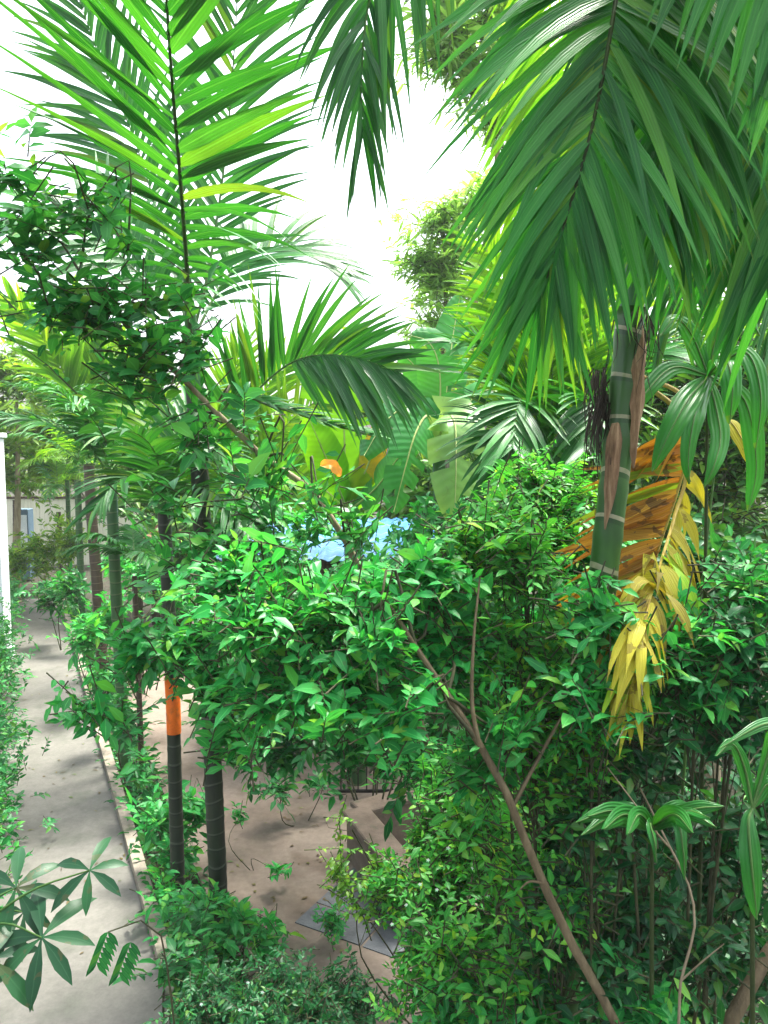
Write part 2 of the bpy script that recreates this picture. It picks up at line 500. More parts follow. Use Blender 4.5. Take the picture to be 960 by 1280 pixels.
def foliage(mb, tw, blobs, leaf, wr=.42, cover=3.0, per=9, twig=.3, prof=OVATE_S, g=.7, up=.25, tight=1.0, shell=.55, twr=.003, mi=0, pinnate=False, maxn=14000):
    """leafy twigs through the crown volume; leaves alternate along each twig"""
    area = sum(PI * b[1][0] * b[1][2] for b in blobs)
    nl = int(min(maxn, 1.9 * cover * area / (.55 * leaf * leaf * wr)))
    nt_ = max(12, nl // per)
    end, u, idx = crown_points(blobs, nt_, shell)
    outd = unit(u * np.array((1, 1, .7)) + rng.normal(0, .55, (nt_, 3)) + np.array((0, 0, up)))
    tl = twig * rng.uniform(.6, 1.3, nt_)
    start = end - outd * tl[:, None]
    sag = np.array((0, 0, -1.)) * (tl * .18)[:, None]
    # leaves
    k = np.arange(per)
    f = .18 + .82 * (k / (per - 1.0))
    base = start[:, None, :] + (end - start)[:, None, :] * f[None, :, None] + sag[:, None, :] * (f ** 2)[None, :, None]
    hor = unit(np.cross(outd, np.array((0, 0, 1.)) + rng.normal(0, .25, (nt_, 3))))
    if pinnate:
        sgn = np.where(k % 2 == 0, 1, -1)[None, :, None]
        ld = hor[:, None, :] * sgn + outd[:, None, :] * .45
        ld = ld + rng.normal(0, .12, ld.shape)
    else:
        sgn = np.where(k % 2 == 0, 1, -1)[None, :, None]
        ld = hor[:, None, :] * sgn * 1.0 + outd[:, None, :] * (.55 + .5 * f)[None, :, None] + rng.normal(0, .38, (nt_, per, 3))
        ld[:, -1] = outd + rng.normal(0, .2, (nt_, 3))
    nr = np.cross(hor, outd)
    nr = nr * np.sign(nr[:, 2:3] + 1e-6)
    nr = nr[:, None, :] + rng.normal(0, .28, (nt_, per, 3))
    L = leaf * np.clip(rng.lognormal(-.08, .27, (nt_, per)), .45, 1.6) * rng.uniform(.75, 1.2, (nt_, 1)) * (1.05 - .25 * np.abs(f - .5))[None, :]
    leaves(mb, base.reshape(-1, 3), ld.reshape(-1, 3), nr.reshape(-1, 3), L.reshape(-1), (L * wr * rng.uniform(.85, 1.15, L.shape)).reshape(-1),
           g=rng.uniform(.3, 1.2, nt_ * per) * g, prof=prof, fold=.28, mi=mi)
    # twigs as three-sided sticks
    if tw is not None:
        t = np.linspace(0, 1, 3)
        P = start[:, None, :] + (end - start)[:, None, :] * t[None, :, None] + sag[:, None, :] * (t ** 2)[None, :, None]
        a = unit(np.cross(outd, (0.3, .2, 1.)))
        b = np.cross(outd, a)
        rr = twr * np.array((1.6, 1.1, .5))
        ang = np.array((0, 2 * PI / 3, 4 * PI / 3))
        off = a[:, None, None, :] * np.cos(ang)[None, None, :, None] + b[:, None, None, :] * np.sin(ang)[None, None, :, None]
        V = P[:, :, None, :] + off * rr[None, :, None, None]
        bi = (np.arange(nt_) * 9)[:, None, None] + (np.arange(2) * 3)[None, :, None]
        j = np.arange(3)[None, None, :]
        j2 = (j + 1) % 3
        q = np.stack([bi + j, bi + j2, bi + 3 + j2, bi + 3 + j], -1).reshape(-1, 4)
        tw.add(V.reshape(-1, 3), [q])
    return start, idx


def limb_net(tw, root, blobs, starts, idx, r0, every=5, bend=.5):
    """main stems from the root to each lump of the crown, branches from there to the twigs"""
    for i, b in enumerate(blobs):
        c = np.asarray(b[0]) - np.array((0, 0, b[1][2] * .35))
        mid = (np.asarray(root) + c) / 2 + rng.normal(0, bend * .25, 3) + np.array((0, 0, bend * .3))
        sp = spline([root, mid, c], 10)
        tw.tube(sp, np.linspace(r0, r0 * .45, 10), 6)
        own = np.where(idx == i)[0][::every]
        for j in own:
            m = (c + starts[j]) / 2 + rng.normal(0, .04, 3)
            tw.tube(np.array([c + (sp[-3] - c) * rng.uniform(0, 1), m, starts[j]]), (r0 * .32, r0 * .2, r0 * .1), 4)


def pblobs(spec, flat=.8):
    out = []
    for px, py, rx, ry, d in spec:
        k = d / F
        out.append((at(px, py, d), np.array((rx * k, max(rx, ry) * k * flat, ry * k))))
    return out


def shrub(name, label, cat, spec, leaf, mat, group=None, base=None, r0=.012, bark='twig', every=6, flat=.8, trunk=None, tr=None, part='foliage', **kw):
    bl = pblobs(spec, flat)
    c = np.mean([b[0] for b in bl], axis=0)
    if base is None:
        base = np.array((c[0] + rng.normal(0, .08), c[1] + rng.normal(0, .05), 0.0))
    t = thing(name, label, cat, base, group)
    fo, tw = MB(), MB()
    st, idx = foliage(fo, tw, bl, leaf, **kw)
    if trunk is not None:
        tp = spline(trunk, 20)
        tk = MB()
        tk.tube(tp, np.interp(np.linspace(0, 1, 20), np.linspace(0, 1, len(tr)), tr), 9)
        tk.build('trunk', M[bark], t)
        hubs = [(q, 1.0) for q in tp]
        todo = list(range(len(bl)))
        while todo:
            best = None
            for k in todo:
                c_ = np.asarray(bl[k][0])
                for h, sc in hubs:
                    dd = np.linalg.norm(h - c_) + max(0, h[2] - c_[2]) * .5
                    if best is None or dd < best[0]:
                        best = (dd, k, h, sc)
            _, k, h, sc = best
            todo.remove(k)
            limb_net(tw, h, [bl[k]], st, np.where(idx == k, 0, -1), max(r0 * .7 * sc, .005), every)
            hubs.append((np.asarray(bl[k][0]) - np.array((0, 0, bl[k][1][2] * .35)), sc * .75))
    else:
        limb_net(tw, base + np.array((0, 0, -.05)), bl, st, idx, r0, every)
    fo.build(part, M[mat], t)
    tw.build('branches', M['twig' if bark not in ('twig_green',) else bark], t)
    return t


def bl_index(bl, b):
    for i, x in enumerate(bl):
        if x is b:
            return i
    return -1


def frond(parent, pts, L, W, n=36, mat='palm', rib='midrib', hint=(0, -1, .4), a0=65, a1=28, g=.9, lift=.15, start=.12, r=.014, sides=(1, -1),
          prof=RIBBON, lprof=None, jit=.08, label=None, fold=.35, name='frond', wav=.15, gcurve=None, starts={}):
    """feather leaf: leaflets both sides of a curved midrib"""
    c = spline(pts, 60)
    T = unit(np.gradient(c, axis=0))
    mb = MB()
    start0 = start
    for s in sides:
        start = starts.get(s, start0)
        u = start + (1 - start) * (np.arange(n) + rng.uniform(-.25, .25, n) + .5) / n
        u = np.clip(u, 0, .999)
        B = np.stack([np.interp(u, np.linspace(0, 1, 60), c[:, k]) for k in range(3)], -1)
        t = unit(np.stack([np.interp(u, np.linspace(0, 1, 60), T[:, k]) for k in range(3)], -1))
        h = np.asarray(hint, float)
        sd = unit(np.cross(t, h))
        N = np.cross(sd, t)
        x = (u - start) / (1 - start)
        a = np.radians(a0 + (a1 - a0) * x + rng.normal(0, 3.5, n))
        d = t * np.cos(a)[:, None] + s * sd * np.sin(a)[:, None] + N * lift + rng.normal(0, jit, (n, 3))
        lp = (.55 + .9 * np.sin(np.clip(x * 1.05 + .08, 0, 1) * PI * .92) ** .8) / 1.45 if lprof is None else np.interp(x, *lprof)
        l = L * lp * rng.uniform(.9, 1.08, n)
        gg = g * rng.uniform(.75, 1.3, n)
        if gcurve is not None:
            gg = gg * np.interp(x, *gcurve)
        leaves(mb, B, d, N + rng.normal(0, .12, (n, 3)), l, W * (.6 + .4 * lp) * rng.uniform(.8, 1.15, n), g=gg, prof=prof, fold=fold, wav=wav)
    o = mb.build(name, M[mat], parent, label=label)
    m2 = MB()
    m2.tube(c, np.linspace(r, r * .25, 60), 6)
    m2.build('midrib', M[rib], o)
    return o


def ptrace(tr):
    return [at(*p) for p in tr]


def palm_trunk(parent, pts, r0, r1, mat, n=40, sides=14, name='trunk', rings=.2):
    sp = spline(pts, n * 3)
    ln = np.concatenate([[0], np.cumsum(np.linalg.norm(np.diff(sp, axis=0), axis=1))])
    r = np.linspace(r0, r1, n * 3) * (1 + .05 * (np.sin(ln / rings * 2 * PI) > .8))
    mb = MB()
    mb.tube(sp, r, sides)
    return mb.build(name, M[mat], parent)


def auto_fronds(parent, c, n, L, elev=(20, 70), az0=0, leaf=.5, W=.04, mat='palm', nl=26, droop=.9, azr=(0, 360), mats=None, g=1.0):
    for i in range(n):
        az = math.radians(az0 + azr[0] + (azr[1] - azr[0]) * (i + rng.uniform(-.2, .2)) / n)
        el = math.radians(rng.uniform(*elev))
        d = np.array((math.cos(az) * math.cos(el), math.sin(az) * math.cos(el), math.sin(el)))
        l = L * rng.uniform(.85, 1.1)
        p = [np.asarray(c, float)]
        for k in range(5):
            dd = unit(d + np.array((0, 0, -1)) * droop * ((k + .5) / 5) ** 1.4)
            p.append(p[-1] + dd * l / 5)
        frond(parent, p, leaf, W, nl, mat=(mats[i % len(mats)] if mats else mat), hint=(0, 0.02, 1), g=g, r=.011, a0=60, a1=30, prof=STRIP)


def blade(mb, pts, W, hint, fold=.25, n=22, m=5, tears=0, prof=None, wave=.04, mi=0):
    """broad leaf blade on a curved midrib"""
    c = spline(pts, n)
    T = unit(np.gradient(c, axis=0))
    sd = unit(np.cross(T, np.asarray(hint, float)))
    N = np.cross(sd, T)
    s = np.linspace(0, 1, n)
    hw = W / 2 * (np.interp(s, *prof) if prof is not None else np.sin(np.clip(s * .93 + .05, 0, 1) * PI) ** .55)
    for sg in (-1, 1):
        x = np.linspace(0, 1, m)
        ph = rng.uniform(0, 6)
        wv = wave * W * np.sin(s * 19 + ph)[:, None] * x[None, :] ** 2
        z = fold * W * .5 * (x ** 1.2)[None, :] * (1 - .9 * s[:, None]) - .12 * W * (x ** 2.5)[None, :] + wv
        v = c[:, None, :] + sg * sd[:, None, :] * (hw[:, None] * x[None, :])[..., None] + N[:, None, :] * z[..., None]
        # lean the outer rows towards the tip as the veins do
        v = v + T[:, None, :] * (hw[:, None] * x[None, :] * .25)[..., None]
        uv = np.zeros((n, m, 2))
        uv[..., 0] = .5 + sg * .5 * x[None, :]
        uv[..., 1] = s[:, None]
        i = (np.arange(n - 1) * m)[:, None] + np.arange(m - 1)[None, :]
        q = np.stack([i, i + 1, i + m + 1, i + m], -1).reshape(-1, 4)
        if tears:
            rows = rng.choice(np.arange(3, n - 3), tears, replace=False)
            keep = ~(np.isin(q[:, 0] // m, rows) & (q[:, 0] % m >= 1))
            q = q[keep]
        if sg < 0:
            q = q[:, ::-1]
        mb.add(v.reshape(-1, 3), [q], uv.reshape(-1, 2), mi)
    return c


def big_leaf(parent, tr, W, hint, mat='banana', rib='midrib_pale', r=.016, name='leaf', raw=False, **kw):
    mb = MB()
    pts = tr if raw else ptrace(tr)
    c = blade(mb, pts, W, hint, **kw)
    o = mb.build(name, M[mat], parent)
    m2 = MB()
    N = unit(np.asarray(hint, float))
    m2.tube(c + N * .004, np.linspace(r, r * .3, len(c)), 6)
    m2.build('midrib', M[rib], o)
    return o


# ================================================================== setting
mb = MB()
gx = np.linspace(-220, 220, 90)
gy = np.linspace(-30, 420, 90)
X, Y = np.meshgrid(gx, gy)
Z = np.zeros_like(X) - .02
i = (np.arange(89) * 90)[:, None] + np.arange(89)[None, :]
mb.add(np.stack([X, Y, Z], -1).reshape(-1, 3), [np.stack([i, i + 1, i + 91, i + 90], -1).reshape(-1, 4)])
o = mb.build('ground', M['soil'])
tag(o, 'dark soil of the garden beds', 'ground', kind='structure')

R0, R1 = gnd(215, 1280), gnd(80, 772)
pd = unit((R1 - R0)[:2])
pn = np.array((-pd[1], pd[0]))           # to the left of the path
R0 = R0[:2] - pd * 6
R1 = R1[:2] + pd * 3.0
PW = 1.36
mb = MB()
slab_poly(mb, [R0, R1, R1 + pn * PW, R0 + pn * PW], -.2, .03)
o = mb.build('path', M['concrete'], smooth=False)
tag(o, 'grey concrete garden path running away on the left', 'path', kind='structure')
mb = MB()
seg = 9
for k in range(seg):
    a = R0 + (R1 - R0) * (k / seg)
    b = R0 + (R1 - R0) * ((k + 1) / seg) - pd * .012
    j = rng.normal(0, .006)
    slab_poly(mb, [a - pn * (.13 + j), b - pn * (.13 + j), b - pn * .004, a - pn * .004], -.1, .13 + rng.normal(0, .006))
o = mb.build('kerb', M['kerb'], smooth=False)
tag(o, 'low concrete kerb along the right edge of the path', 'kerb', kind='structure')

# inner yard
K0 = R0 - pn * .62
mb = MB()
ya, yb = K0 + pd * 5.0, K0 + pd * 20.0
slab_poly(mb, [ya, yb, yb - pn * 3.0, np.array((1.4, 13.0)), np.array((.9, 7.0)), np.array((.6, 5.0))][::-1], -.2, .024)
o = mb.build('patio_ground', M['patio'], smooth=False)
tag(o, 'pinkish tan screeded yard beyond the flower bed', 'yard', kind='structure')

# slate slabs, three rows laid at an angle
mb = MB()
g0 = gnd(372, 1158)
ax = unit((gnd(410, 1122) - g0)[:2])
ay = unit((gnd(418, 1218) - g0)[:2])
ay = unit(ay - ax * np.dot(ax, ay))
for iu in range(3):
    for iv in range(3):
        q0 = g0[:2] + ax * (iu * .37) + ay * (iv * .37 - .03)
        w = .345
        slab_poly(mb, [q0, q0 + ax * w, q0 + ax * w + ay * w, q0 + ay * w][::(1 if ax[0] * ay[1] - ax[1] * ay[0] > 0 else -1)], .0, .034 + rng.normal(0, .002))
o = mb.build('slate_paving', M['slate'], smooth=False)
tag(o, 'grey slate slabs set into the tan yard', 'paving', kind='structure')

# low planter wall with capping beside the yard
w0 = gnd(432, 1075)
t = thing('planter_wall', 'low brown planter wall with stone capping at the edge of the yard', 'wall', (w0[0], w0[1], 0))
wl = MB()
d1 = unit((gnd(478, 1180) - w0)[:2])
ang1 = math.atan2(-0.75, .35)
c1, c2 = np.array((w0[0], w0[1])), np.array((w0[0] + .55, w0[1] - 1.3))
mid = (c1 + c2) / 2
wl.box((mid[0] + .12, mid[1] + .02, .25), (1.45, .2, .5), rz=math.atan2(c2[1] - c1[1], c2[0] - c1[0]))
e2 = c1 + np.array((1.0, .62))
m2_ = (c1 + e2) / 2
wl.box((m2_[0] + .03, m2_[1], .25), (1.1, .2, .496), rz=math.atan2(.62, 1.0))
wl.build('wall', M['capping'], t, smooth=False)
cp = MB()
cp.box((mid[0] + .12, mid[1] + .02, .535), (1.5, .3, .066), rz=math.atan2(c2[1] - c1[1], c2[0] - c1[0]), bev=.012)
cp.box((m2_[0] + .09, m2_[1] + .06, .533), (1.1, .3, .066), rz=math.atan2(.62, 1.0), bev=.012)
cp.build('capping', M['capping'], t, smooth=False)

# iron railing behind the planter
r0 = gnd(425, 1055) + np.array((0, 1.1, 0))
t = thing('railing', 'black iron railing with upright bars behind the planter wall', 'railing', (r0[0], r0[1], 0))
for z in (.12, .86):
    rl = MB()
    rl.box((r0[0] + .55, r0[1], z), (1.3, .035, .035))
    rl.build('rail', M['iron'], t, smooth=False)
for k in range(12):
    b = MB()
    b.box((r0[0] - .05 + k * .11, r0[1], .47), (.016, .016, .744))
    b.build('bar', M['iron'], t, smooth=False)

# ---------------------------------------------------------------- far structures
# cream board fence at the end of the path
fd = 29.0
fa, fb = at(-70, 655, fd), at(215, 655, fd)
t = thing('board_fence', 'cream vertical board fence across the far end of the path', 'fence', (fa[0], fd, 0))
bd = MB()
x = fa[0]
while x < fb[0]:
    bd.box((x + .09, fd + rng.normal(0, .006), 1.32), (.172, .03, 2.5 + rng.normal(0, .015)))
    x += .182
bd.build('boards', M['cream'], t, smooth=False)
rl = MB()
rl.box(((fa[0] + fb[0]) / 2, fd, 2.63), (fb[0] - fa[0] + .1, .12, .09))
rl.build('top_rail', M['wood'], t, smooth=False)

# white post at the left edge
p0 = at(-6, 640, 16)
t = thing('gate_pillar', 'white rendered pillar at the left edge of the garden', 'pillar', (p0[0], p0[1], 0))
b = MB()
b.box((p0[0], p0[1], 2.35), (.32, .32, 4.7), bev=.015)
b.build('shaft', M['white'], t, smooth=False)
b = MB()
b.box((p0[0], p0[1], 4.76), (.42, .42, .1), bev=.015)
b.box((p0[0], p0[1], .15), (.4, .4, .3), bev=.015)
b.build('cap', M['white'], t, smooth=False)

# small blue cabinet far away by the fence
p0 = at(29, 642, 26)
t = thing('water_cabinet', 'small blue metal cabinet standing before the cream fence', 'cabinet', (p0[0], 26, 0))
b = MB()
b.box((p0[0], 26, 1.25), (.5, .4, 2.4), bev=.02)
b.build('body', M['blue_paint'], t, smooth=False)
b = MB()
b.box((p0[0], 25.785, 1.5), (.42, .02, 1.5), bev=.008)
b.build('door', M['white'], t, smooth=False)

# shed with blue corrugated roof
def shed(label, x0, x1, y0, y1, zlow, zhigh, mat, cat='shed', ridge=False):
    t = thing('shed', label, cat, ((x0 + x1) / 2, (y0 + y1) / 2, 0))
    nx = int((x1 - x0) / .04)
    xs = np.linspace(x0, x1, nx)
    ys = np.linspace(y0, y1, 6)
    XX, YY = np.meshgrid(xs, ys)
    ZZ = zlow + (YY - y0) / (y1 - y0) * (zhigh - zlow) + .018 * np.sin(XX * 2 * PI / .18)
    i = (np.arange(5) * nx)[:, None] + np.arange(nx - 1)[None, :]
    q = np.stack([i, i + 1, i + nx + 1, i + nx], -1).reshape(-1, 4)
    b = MB()
    b.add(np.stack([XX, YY, ZZ], -1).reshape(-1, 3), [q])
    b.add(np.stack([XX, YY, ZZ - .012], -1).reshape(-1, 3), [q[:, ::-1]])
    b.build('roof', M[mat], t)
    for xx in (x0 + .2, (x0 + x1) / 2, x1 - .2):
        for yy, zz in ((y0 + .25, zlow), (y1 - .25, zhigh)):
            b = MB()
            b.box((xx, yy, zz / 2 - .04), (.1, .1, zz - .08))
            b.build('post', M['wood'], t, smooth=False)
    b = MB()
    b.box(((x0 + x1) / 2, y1 - .15, zhigh / 2 - .05), (x1 - x0 - .5, .06, zhigh - .14))
    b.build('back_wall', M['wood'], t, smooth=False)
    return t


q0, q1 = at(262, 690, 10.5), at(560, 690, 10.5)
shed('open timber shed under a sky blue corrugated roof', q0[0], q1[0], 10.5, 14.0, at(400, 700, 10.5)[2], at(400, 648, 14.0)[2], 'blue_sheet')
q0, q1 = at(158, 668, 18), at(205, 668, 18)
shed('small distant shed with a red clay tile roof', q0[0], q1[0] + .4, 18, 19.6, at(170, 672, 18)[2], at(170, 652, 19.6)[2], 'tile')


# ================================================================== palms
# --- right areca palm
pr = ptrace([(700, 1330, 3.6), (722, 1010, 3.6), (737, 880, 3.6), (754, 720, 3.6), (768, 600, 3.6), (781, 480, 3.6), (789, 385, 3.6)])
base = pr[0] + (pr[0] - pr[1]) * ((pr[0][2]) / (pr[1][2] - pr[0][2]))
base[2] = 0
PR = thing('areca_palm', 'tall areca palm with a green ringed trunk and huge drooping fronds at right', 'palm tree', base)
palm_trunk(PR, [base + np.array((0, 0, -.1))] + pr, .071, .066, 'trunk_green', sides=20, rings=.23)
sh = ptrace([(789, 388, 3.6), (794, 320, 3.6), (800, 200, 3.6), (808, 40, 3.6), (814, -110, 3.6), (817, -170, 3.6)])
b = MB()
b.tube(spline(sh, 24), np.interp(np.linspace(0, 1, 24), [0, .12, .5, 1], [.06, .053, .055, .03]), 16)
b.build('crownshaft', M['shaft'], PR)
CR = (816, -150, 3.6)
frond(PR, ptrace([CR, (806, -240, 3.25), (790, -150, 2.85), (768, 10, 2.62), (742, 150, 2.56), (710, 265, 2.56), (676, 372, 2.62)]), .78, .042, 96,
      mat='palm_gloss', rib='midrib_dark', hint=(.05, -1, .25), a0=72, a1=22, g=.8, lift=.06, start=.3, r=.016, jit=.12)
frond(PR, ptrace([CR, (850, -260, 3.4), (905, -170, 3.15), (950, -20, 3.05), (968, 130, 3.05), (970, 260, 3.1), (960, 360, 3.15)]), .9, .05, 88,
      mat='palm_gloss', rib='midrib_dark', hint=(-.2, -1, .2), a0=70, a1=24, g=.9, lift=.05, start=.3, r=.016)
frond(PR, ptrace([CR, (806, -200, 4.0), (800, -60, 4.5), (815, 120, 4.75), (830, 270, 4.8), (840, 400, 4.8)]), .95, .045, 70,
      mat='palm', hint=(.2, 1, .3), a0=70, a1=25, g=1.1, lift=-.05, start=.25)
frond(PR, ptrace([CR, (760, -230, 4.1), (730, -60, 4.6), (715, 120, 4.9), (705, 280, 5.0), (700, 410, 5.0)]), .95, .045, 70,
      mat='palm_lime', hint=(-.1, 1, .3), a0=70, a1=25, g=1.1, lift=-.05, start=.25)
frond(PR, ptrace([CR, (900, -230, 3.9), (960, -60, 4.3), (985, 120, 4.5), (985, 290, 4.6), (970, 430, 4.6)]), 1.0, .045, 64,
      mat='palm', hint=(-.3, .6, .3), a0=70, a1=25, g=1.2, lift=0, start=.25)
frond(PR, ptrace([CR, (720, -310, 3.5), (600, -230, 3.4), (500, -90, 3.35), (462, 0, 3.35), (452, 90, 3.35), (452, 165, 3.38)]), .7, .036, 48,
      mat='palm', rib='midrib', hint=(.45, -.8, .3), a0=60, a1=14, g=1.3, lift=.05, start=.3)
frond(PR, ptrace([CR, (850, -330, 3.2), (900, -300, 2.8), (950, -200, 2.5), (985, -60, 2.4), (1000, 60, 2.4)]), .7, .06, 40,
      mat='palm_gloss', rib='midrib_dark', hint=(-.3, -1, .3), a0=70, a1=24, g=.8, lift=.05, start=.3)
frond(PR, ptrace([CR, (840, -250, 3.3), (862, -140, 2.95), (866, 0, 2.85), (856, 120, 2.85), (842, 230, 2.9), (835, 290, 2.95)]), .72, .046, 70,
      mat='palm_gloss', rib='midrib_dark', hint=(-.1, -1, .2), a0=68, a1=20, g=.95, lift=.05, start=.3, r=.014, jit=.12)
# withered frond caught behind the trunk
frond(PR, ptrace([(800, 470, 3.75), (850, 492, 4.1), (868, 530, 4.25), (848, 610, 4.3), (822, 690, 4.3), (800, 770, 4.3), (788, 840, 4.3)]), .68, .066, 44,
      mat='palm_orange', rib='midrib_yellow', hint=(.1, -1, .2), a0=78, a1=34, g=.35, lift=.0, start=.28, sides=(1,), label='withered orange and brown frond hanging behind the trunk', wav=.3)
frond(PR, ptrace([(806, 480, 3.8), (850, 520, 4.05), (858, 590, 4.15), (842, 650, 4.0), (815, 740, 3.45), (798, 810, 3.2), (790, 880, 3.15)]), .40, .052, 30,
      mat='palm_yellow', rib='midrib_yellow', hint=(.1, -1, .2), a0=52, a1=20, g=2.2, lift=.12, start=.3, sides=(-1, 1), starts={1: .66}, label='yellow leaflets hanging in ragged strips', wav=.7, jit=.24)
# dead sheaths on the trunk
b = MB()
c = blade(b, ptrace([(772, 528, 3.505), (768, 570, 3.505), (764, 615, 3.51), (757, 662, 3.515)]), .075, (0, -1, 0), fold=-.5, n=16, m=4, wave=.05, prof=([0, .15, .6, 1], [.5, 1, .8, .1]))
c = blade(b, ptrace([(800, 372, 3.56), (804, 430, 3.54), (801, 500, 3.53), (793, 585, 3.53)]), .10, (.5, -1, 0), fold=-.6, n=18, m=4, wave=.09, prof=([0, .1, .5, .8, 1], [.5, .9, 1, .55, .08]))
b.build('dead_sheath', M['sheath'], PR, label='dry brown leaf sheath clinging to the trunk')
b = MB()
for k in range(70):
    s0 = at(752 + rng.normal(0, 8), 470 + rng.uniform(-15, 50), 3.58 + rng.uniform(-.06, .08))
    e0 = s0 + np.array((rng.normal(-.02, .03), rng.normal(0, .03), -rng.uniform(.12, .34)))
    b.tube(spline([s0, (s0 + e0) / 2 + rng.normal(0, .015, 3), e0], 6), np.linspace(.005, .0015, 6), 3)
for k in range(26):
    s0 = at(800 + rng.normal(0, 12), 375 + rng.uniform(-10, 40), 3.55 + rng.uniform(-.06, .06))
    e0 = s0 + np.array((rng.normal(0, .05), rng.normal(0, .04), -rng.uniform(.1, .4)))
    b.tube(spline([s0, (s0 + e0) / 2 + rng.normal(0, .03, 3), e0], 6), np.linspace(.004, .001, 6), 3)
b.build('fibres', M['fibre'], PR)

# --- main left palm
tl = ptrace([(277, 1200, 6.75), (268, 1000, 6.75), (258, 780, 6.72), (250, 600, 6.65), (243, 480, 6.6)])
base = gnd(279, 1215)
PL = thing('upright_palm', 'palm with a dark ringed trunk and one upright feathery frond at upper left', 'palm tree', base)
palm_trunk(PL, [base + np.array((0, 0, -.1))] + tl, .085, .075, 'trunk_dark', sides=16, rings=.16)
b = MB()
sp = spline(ptrace([(243, 485, 6.6), (240, 430, 6.55), (236, 370, 6.4), (233, 335, 6.3)]), 14)
b.tube(sp, np.linspace(.08, .03, 14), 12)
b.build('crownshaft', M['shaft'], PL)
frond(PL, ptrace([(238, 420, 6.4), (234, 340, 5.7), (226, 230, 4.8), (215, 100, 4.05), (206, -40, 3.5), (200, -170, 3.2)]), 1.38, .08, 28,
      mat='palm', rib='midrib_dark', hint=(0, -1, -.35), a0=50, a1=24, g=.3, lift=.12, start=.14, r=.02, fold=.3, gcurve=([0, .2, .45, 1], [7, 3.2, .6, .1]))
frond(PL, ptrace([(241, 420, 6.5), (262, 330, 6.6), (281, 200, 6.7), (293, 60, 6.6), (300, -80, 6.5)]), 1.0, .055, 32,
      mat='palm', hint=(.2, -1, -.3), a0=55, a1=30, g=.3, lift=.1, start=.12)
frond(PL, ptrace([(240, 425, 6.6), (285, 345, 6.9), (335, 312, 7.2), (385, 318, 7.4), (425, 345, 7.6)]), .95, .055, 34,
      mat='palm', hint=(0, -.8, .6), a0=60, a1=25, g=.5, lift=.25, start=.15)
frond(PL, ptrace([(248, 590, 6.6), (292, 525, 6.3), (335, 475, 6.1), (380, 447, 5.9), (440, 446, 5.7), (497, 466, 5.6)]), .85, .062, 40,
      mat='palm', hint=(.1, -1, .1), a0=62, a1=26, g=.3, lift=.1, start=.15, starts={1: .6})
frond(PL, ptrace([(250, 570, 6.5), (290, 500, 6.1), (340, 508, 5.9), (400, 527, 5.8), (465, 545, 5.75)]), .3, .05, 24,
      mat='palm', hint=(0, -.4, 1), a0=20, a1=10, g=.3, lift=.25, start=.3)
frond(PL, ptrace([(238, 430, 6.5), (180, 350, 6.4), (110, 290, 6.3), (40, 275, 6.2), (-30, 300, 6.2)]), .9, .06, 34,
      mat='palm', hint=(0, -.7, .7), a0=62, a1=28, g=.8, lift=.2, start=.15)
frond(PL, ptrace([(238, 430, 6.6), (215, 330, 7.0), (170, 180, 7.4), (120, 60, 7.6), (80, -60, 7.7)]), 1.1, .07, 40,
      mat='palm', hint=(0, -1, -.2), a0=55, a1=28, g=.3, lift=.2, start=.15)

# --- orange banded palm in front of it
base = gnd(224, 1150)
d0 = base[1]
PO = thing('banded_palm', 'slim dark palm trunk with an orange band wrapped around it', 'palm tree', base)
tp = [base + np.array((0, 0, -.1))] + ptrace([(220, 1020, d0), (216, 880, d0), (210, 740, d0), (205, 640, d0)])
palm_trunk(PO, tp, .066, .058, 'trunk_dark', sides=14, rings=.16)
b = MB()
sp = spline(ptrace([(217.5, 916, d0), (216.5, 882, d0), (214.5, 846, d0)]), 8)
b.tube(sp, .067, 18)
b.build('band', M['orange'], PO, label='bright orange band wrapped around the trunk')
cc = at(205, 645, d0)
for tr, m_ in (([(205, 645, d0), (225, 580, d0 - .2), (255, 560, d0 - .5), (290, 575, d0 - .7)], 'palm'),
               ([(205, 645, d0), (195, 570, d0 - .3), (165, 540, d0 - .6), (125, 545, d0 - .8)], 'palm'),
               ([(205, 645, d0), (215, 560, d0 + .2), (235, 510, d0 + .4), (262, 490, d0 + .6)], 'palm'),
               ([(205, 645, d0), (180, 600, d0 - .6), (150, 600, d0 - 1.0), (115, 640, d0 - 1.2)], 'palm'),
               ([(205, 645, d0), (195, 560, d0 + .3), (182, 500, d0 + .5), (165, 450, d0 + .6)], 'palm_lime'),
               ([(205, 645, d0), (240, 610, d0 - .5), (280, 625, d0 - .8), (310, 670, d0 - 1.0)], 'palm')):
    frond(PO, ptrace(tr), .52, .045, 26, mat=m_, hint=(0, -.3, 1), g=.6, a0=62, a1=28, r=.011, prof=STRIP)

# --- clump along the kerb
def kerb_palm(label, trace, w, crown, n, L, mat, fm, leaf=.55, elev=(15, 70), nl=28, nm='slender_palm'):
    d = trace[0][2]
    bs = gnd(trace[0][0], trace[0][1])
    t = thing(nm, label, 'palm tree', bs, 'slender palms along the kerb')
    tp = [bs + np.array((0, 0, -.1))] + [at(x, y, bs[1]) for x, y, _ in trace[1:]]
    palm_trunk(t, tp, w * .55, w * .48, mat, sides=10, n=24, rings=.15)
    auto_fronds(t, at(*crown[:2], bs[1]), n, L, elev, az0=rng.uniform(0, 60), leaf=leaf, W=.05, mats=fm, nl=nl)
    return t, bs[1]


